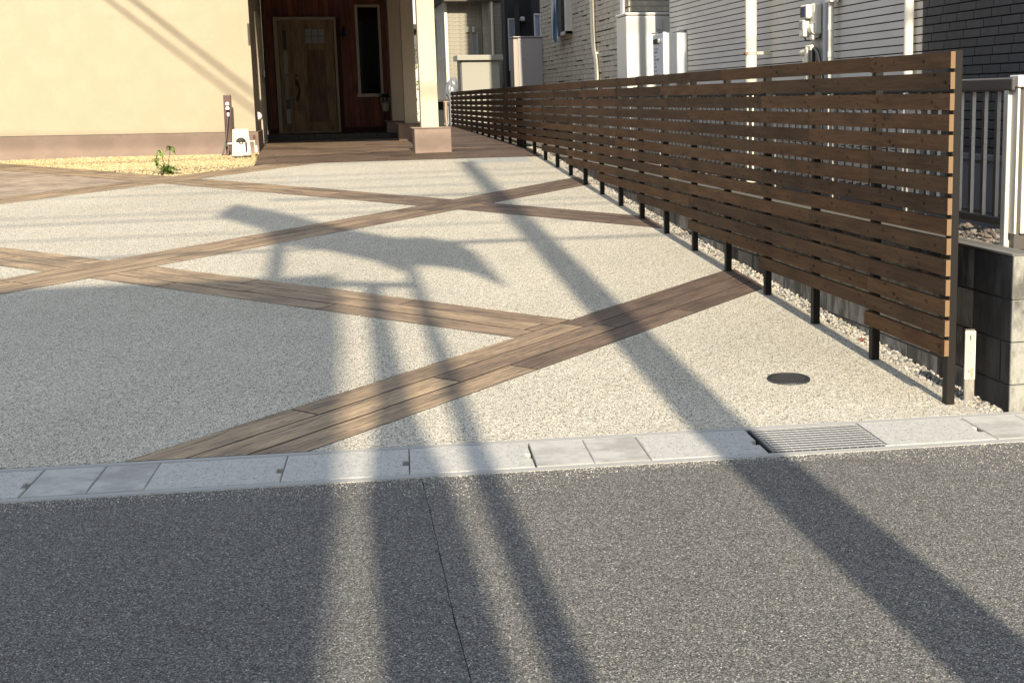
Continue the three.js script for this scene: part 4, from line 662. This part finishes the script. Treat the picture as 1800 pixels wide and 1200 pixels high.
{   // shiny sheet-wrapped bundle and a small dark stand by the far end of the fence
  const t = thing('sheet_bundle', 'crumpled silvery plastic sheet over a bundle left of the garden store', 'plastic sheet'); seed = 281;
  const g = new THREE.SphereGeometry(0.3, 40, 30), p = g.attributes.position; for (let i = 0; i < p.count; i++) { const x = p.getX(i), y = p.getY(i), z = p.getZ(i), k = 1 + 0.25 * (noise(x * 14 + 9, y * 9 + z * 8, 3) - 0.5) + 0.25 * (noise(x * 30, y * 26 + z * 20, 4) - 0.5); p.setXYZ(i, x * 0.5 * k + 0.25 * (y + 0.3) * (y + 0.3), y * 1.15 * k, z * 0.6 * k); } g.computeVertexNormals(); g.scale(1.05, 1.05, 1.05); g.translate(3.48, 1.95, -37.2);
  mesh('sheet', g, std({ color: lc(0.2, 0.21, 0.225), roughness: 0.3, metalness: 0.2 }), t); mesh('bundle', rbox(3.42, 3.72, 1.0, 1.85, -37.5, -37.0, 0.02), std({ color: lc(0.2, 0.2, 0.22) }), t);
  const d = thing('small_table', 'small dark outdoor table with a pale wooden leg at the far end of the fence', 'table'); mesh('top', rbox(2.92, 3.3, 1.72, 1.765, -36.2, -35.7, 0.008), std({ color: lc(0.03, 0.03, 0.032), roughness: 0.5 }), d); mesh('leg', [tube([[3.22, 1.0, -35.75], [3.2, 1.4, -35.75], [3.21, 1.72, -35.75]], 0.03), rbox(3.15, 3.28, 1.68, 1.72, -35.78, -35.72, 0.01)], std({ color: lc(0.4, 0.29, 0.19) }), d); for (const z of [-36.15, -35.78]) mesh('leg', box(2.94, 2.99, 0.95, 1.72, z, z + 0.05), std({ color: lc(0.03, 0.03, 0.03) }), d); mesh('back_panel', box(2.95, 3.18, 1.0, 1.7, -36.14, -36.11), std({ color: lc(0.015, 0.016, 0.016) }), d);
}
{   // hedge seen through the slot beside the pillar
  const t = thing('hedge_bush', 'green bush glimpsed in the narrow slot left of the cream pillar', 'bush', [2.25, 0.9, -37]); seed = 291;
  const L = []; for (let i = 0; i < 900; i++) { const g = blade(rr(0.08, 0.14), 0.05, 0.6); g.rotateZ(rr(-1, 1)); g.rotateY(rr(0, 6.3)); const a = rr(0, 6.28), b = Math.acos(rr(-1, 1)), q = Math.cbrt(rnd()); g.translate(Math.cos(a) * Math.sin(b) * q * 0.6, 1.3 + Math.cos(b) * q * 1.4, Math.sin(a) * Math.sin(b) * q * 0.6); L.push(g); }
  mesh('crown', L, std({ color: lc(0.09, 0.12, 0.025), side: THREE.DoubleSide }), t); mesh('trunk', cyl(0.04, 0.06, 1.4, [0, 0.6, 0], 8), std({ color: lc(0.1, 0.07, 0.05) }), t);
}

// ================================================================ SMALL THINGS IN THE PAVING
{   // round cast cover
  const t = thing('manhole_cover', 'round black cast-iron cover set in the pale aggregate near the gutter', 'manhole cover', [2.66, H(2.66, -7.695) + 0.006, -7.695]); t.rotation.x = 0.0572; const m = std({ color: lc(0.01, 0.01, 0.01), roughness: 0.75 }), m2 = std({ color: lc(0.022, 0.022, 0.022), roughness: 0.6 });
  mesh('rim', new THREE.LatheGeometry([[0.118, -0.02], [0.118, 0.004], [0.128, 0.005], [0.13, -0.02]].map((q) => new THREE.Vector2(...q)), 56), m2, t); mesh('cover', cyl(0.116, 0.116, 0.02, [0, -0.009, 0], 48), m, t);
  const k = []; seed = 295; for (let i = -6; i <= 6; i++) for (let j = -6; j <= 6; j++) { const x = i * 0.0165 + (j % 2) * 0.008, z = j * 0.0165; if (Math.hypot(x, z) < 0.1) k.push(rbox(x - 0.005, x + 0.005, 0, 0.0045, z - 0.005, z + 0.005, 0.0015, 1)); } mesh('stud', k, m2, t).userData.kind = 'stuff';
}
{   // steel grating over the gutter
  const t = thing('drain_grating', 'galvanised steel bar grating set into the kerbside gutter', 'grating', [2.388, 0, -6.47]); t.rotation.y = -Math.atan(0.0565); const m = std({ color: lc(0.34, 0.345, 0.35), roughness: 0.42, metalness: 0.75 });
  mesh('pit', [box(-0.3, 0.3, -0.5, -0.45, -0.24, 0.24), box(-0.3, -0.295, -0.45, -0.006, -0.24, 0.24), box(0.295, 0.3, -0.45, -0.006, -0.24, 0.24), box(-0.295, 0.295, -0.45, -0.01, -0.24, -0.235), box(-0.295, 0.295, -0.45, -0.01, 0.235, 0.24)], std({ color: lc(0.02, 0.02, 0.02), roughness: 1 }), t);
  mesh('frame', [box(-0.294, -0.286, -0.04, 0.002, -0.232, 0.232), box(0.286, 0.294, -0.04, 0.002, -0.232, 0.232)], m, t);
  for (let i = 0; i < 10; i++) { const z = -0.212 + i * 0.0471; mesh('bar', rbox(-0.286, 0.286, -0.006, 0.002, z - 0.008, z + 0.008, 0.002, 1), m, t); }
  for (let i = 0; i < 14; i++) { const x = -0.264 + i * 0.0406; mesh('cross_bar', box(x - 0.004, x + 0.004, -0.007, -0.001, -0.228, 0.228), m, t); }
}
{   // two stone lids at the edge of the deck
  const m = std({ map: blkC, bumpMap: blkB, bumpScale: 0.001, color: lc(0.78, 0.8, 0.8), roughness: 0.7 });
  [['left one of two pale square lids set level at the front edge of the deck', 2.21, 2.665], ['right one of two pale square lids at the deck edge, nearest the fence', 2.675, 3.135]].forEach(([l, a, b]) => { const t = thing('inspection_lid', l, 'lid', [0, 0, 0], 0, 'square lids at the deck edge'); const g = rbox(a, b, -0.04, 0.008, -21.5, -20.78, 0.005, 1); tilt(metreUV(g), (x, y, z) => [x, y + H(x, z), z]); mesh('slab', g, m, t); mesh('frame', [tilt(box(a - 0.006, b + 0.006, -0.04, 0.003, -20.775, -20.76), (x, y, z) => [x, y + H(x, z), z])], std({ color: lc(0.1, 0.1, 0.1), roughness: 0.5 }), t); });
}

// ================================================================ BEHIND THE CAMERA: what throws the shadows
const T = Math.tan(SUN_EL), at = (x, y, z, Z) => { const d = Z - z; return [x - DRIFT * d, y + T * d, Z]; };   // the point at depth Z whose shadow falls on x, y, z
{
  const h = thing('opposite_house', 'house on the opposite side of the road', 'house'); const c = std({ map: conC, color: lc(0.9, 0.86, 0.78), roughness: 0.9 });
  const ws = new THREE.Shape([[-16, -0.1], [-0.21, -0.1], [-0.21, 5.6], [-0.1, 7.4], [-0.05, 9.4], [-16, 9.4]].map((q) => new THREE.Vector2(...q))), wg = new THREE.ExtrudeGeometry(ws, { depth: 2, bevelEnabled: false }); wg.translate(0, 0, 5); mesh('wall', [wg, box(-16, -0.7, -0.1, 9.3, 7, 14)], c, h); mesh('roof', [box(-16.3, -0.04, 9.4, 10.02, 4.9, 7.2), box(-16.3, -0.6, 9.4, 10.02, 7.2, 14.3)], std({ color: lc(0.1, 0.1, 0.11), roughness: 0.8 }), h);
  const w = sub('window', h); for (const x of [-3.6, -8.4]) { mesh('frame', box(x - 0.9, x + 0.9, 1, 3, 4.94, 5.02), std({ color: lc(0.3, 0.3, 0.3) }), w); mesh('pane', box(x - 0.84, x + 0.84, 1.06, 2.94, 4.925, 4.95), std({ color: lc(0.03, 0.03, 0.035), roughness: 0.1 }), w); }
  mesh('door', box(-6.2, -5.3, 0, 2.1, 4.95, 5.02), std({ color: lc(0.1, 0.07, 0.05) }), h);
}
{
  const h = thing('street_house', 'long dark house farther back behind the viewer', 'house');
  mesh('wall', box(-4, 26, -0.1, 8.2, 27, 36), std({ map: conC, color: lc(0.3, 0.27, 0.24), roughness: 0.9 }), h); mesh('roof', box(-4.6, 26.6, 8.2, 8.9, 26.4, 36.6), std({ color: lc(0.05, 0.05, 0.05) }), h);
  const w = sub('window', h); for (let x = -1; x < 24; x += 4) mesh('pane', box(x, x + 1.8, 1, 2.8, 26.94, 27.01), std({ color: lc(0.03, 0.03, 0.035), roughness: 0.1 }), w);
}
{
  const t = thing('utility_pole', 'tall concrete utility pole behind the viewer', 'utility pole'); const con = std({ color: lc(0.36, 0.35, 0.33), roughness: 0.9 }), st = std({ color: lc(0.25, 0.25, 0.26), roughness: 0.5, metalness: 0.5 });
  mesh('pole', cyl(0.125, 0.185, 14, [0, 6.9, 0], 28).rotateZ(-0.008).translate(1.87, 0, 1.6), con, t);
  const a = at(2.0, 0.36, -13.4, 1.6), b = at(0.6, 0.36, -13.55, 1.6);
  mesh('arm', [tube([a, b], 0.05, 4, 8), tube([at(2.1, 0.5, -17.3, 1.6), at(-0.6, 0.5, -17.5, 1.6)], 0.045, 4, 8)], st, t);
}
{
  const t = thing('transformer_pole', 'slimmer pole with equipment and crossarms behind the viewer', 'utility pole'); const st = std({ color: lc(0.3, 0.3, 0.3), roughness: 0.6 }), Z = 2.6;
  const P = (x, z) => at(x, H(x, z), z, Z), top = P(0.36, -11.4);
  mesh('pole', [cyl(0.075, 0.095, top[1] - 6, [0.255, (top[1] + 6) / 2, Z], 16), cyl(0.095, 0.19, 1.0, [0.25, 5.5, Z], 16), cyl(0.19, 0.205, 5.2, [0.245, 2.4, Z], 20)], st, t);
  const q = P(0.68, -12.3); mesh('conduit', cyl(0.06, 0.072, q[1], [0.605, q[1] / 2, Z], 12), st, t);
  mesh('crossarm', [tube([P(-0.45, -11.75), P(0.7, -11.3)], 0.07, 4, 8), tube([P(-0.42, -11.7), P(-0.42, -13.9)], 0.075, 4, 8)], st, t);
  const out = [[-1.12, -16.2], [-1.0, -17.0], [-0.4, -15.95], [0.2, -14.6], [0.7, -13.75], [1.0, -13.7], [1.27, -13.3], [1.37, -12.6], [1.42, -11.15], [1.2, -11.95], [1.0, -12.25], [0.78, -12.4], [0.62, -12.15], [0.45, -12.7], [0, -13.5], [-0.48, -14.0], [-0.6, -15.0]].map(([x, z]) => P(x, z));
  const g = new THREE.ExtrudeGeometry(new THREE.Shape(out.map((p) => new THREE.Vector2(p[0], p[1]))), { depth: 0.3, bevelEnabled: true, bevelSize: 0.01, bevelThickness: 0.03, bevelSegments: 1 }); g.translate(0, 0, Z - 0.15); mesh('transformer', g, st, t);
}
{   // overhead wires along the road and drop wires to the houses
  const m = std({ color: lc(0.03, 0.03, 0.03), roughness: 0.6 }); seed = 297;
  const sag = (a, b, d) => { const o = []; for (let i = 0; i <= 12; i++) { const t = i / 12; o.push([a[0] + (b[0] - a[0]) * t, a[1] + (b[1] - a[1]) * t - d * 4 * t * (1 - t), a[2] + (b[2] - a[2]) * t]); } return o; };
  const along = [[9.6, 1.3, 0.05], [10.4, 1.5, 0.03], [11.1, 1.45, 0.04], [11.9, 1.9, 0.03], [12.4, 1.3, 0.035], [13.3, 1.6, 0.03], [13.7, 1.4, 0.03], [14.9, 1.6, 0.04], [15.7, 1.7, 0.05], [16.6, 1.6, 0.06]];
  along.forEach(([y, z, r], i) => tag(mesh('overhead_wire', tube(sag([-30, y + rr(-0.4, 0.4), z], [34, y + rr(-0.3, 0.3), z + 0.4], 0.5), r * 0.62, 40, 6), m), 'overhead wire running along the road behind the viewer', 'wire', 'wires along the road'));
  const W = (u, y, t) => [u - DRIFT * t, y + T * t, FZ + t];
  for (const [d, r] of [[0, 0.026], [0.38, 0.03]]) { const a = W(-3.17 + d, 3.4, 10.5), b = W(-1.3 + d * 0.9, 1.85, 15.5), e = (k) => a.map((q, i) => q + (b[i] - q) * k); tag(mesh('drop_wire', tube([e(-1.4), a, b, e(2.4)], r, 40, 6), m), 'service wire dropping from the pole to a house', 'wire', 'drop wires'); }
}
renderer.render(scene, camera);
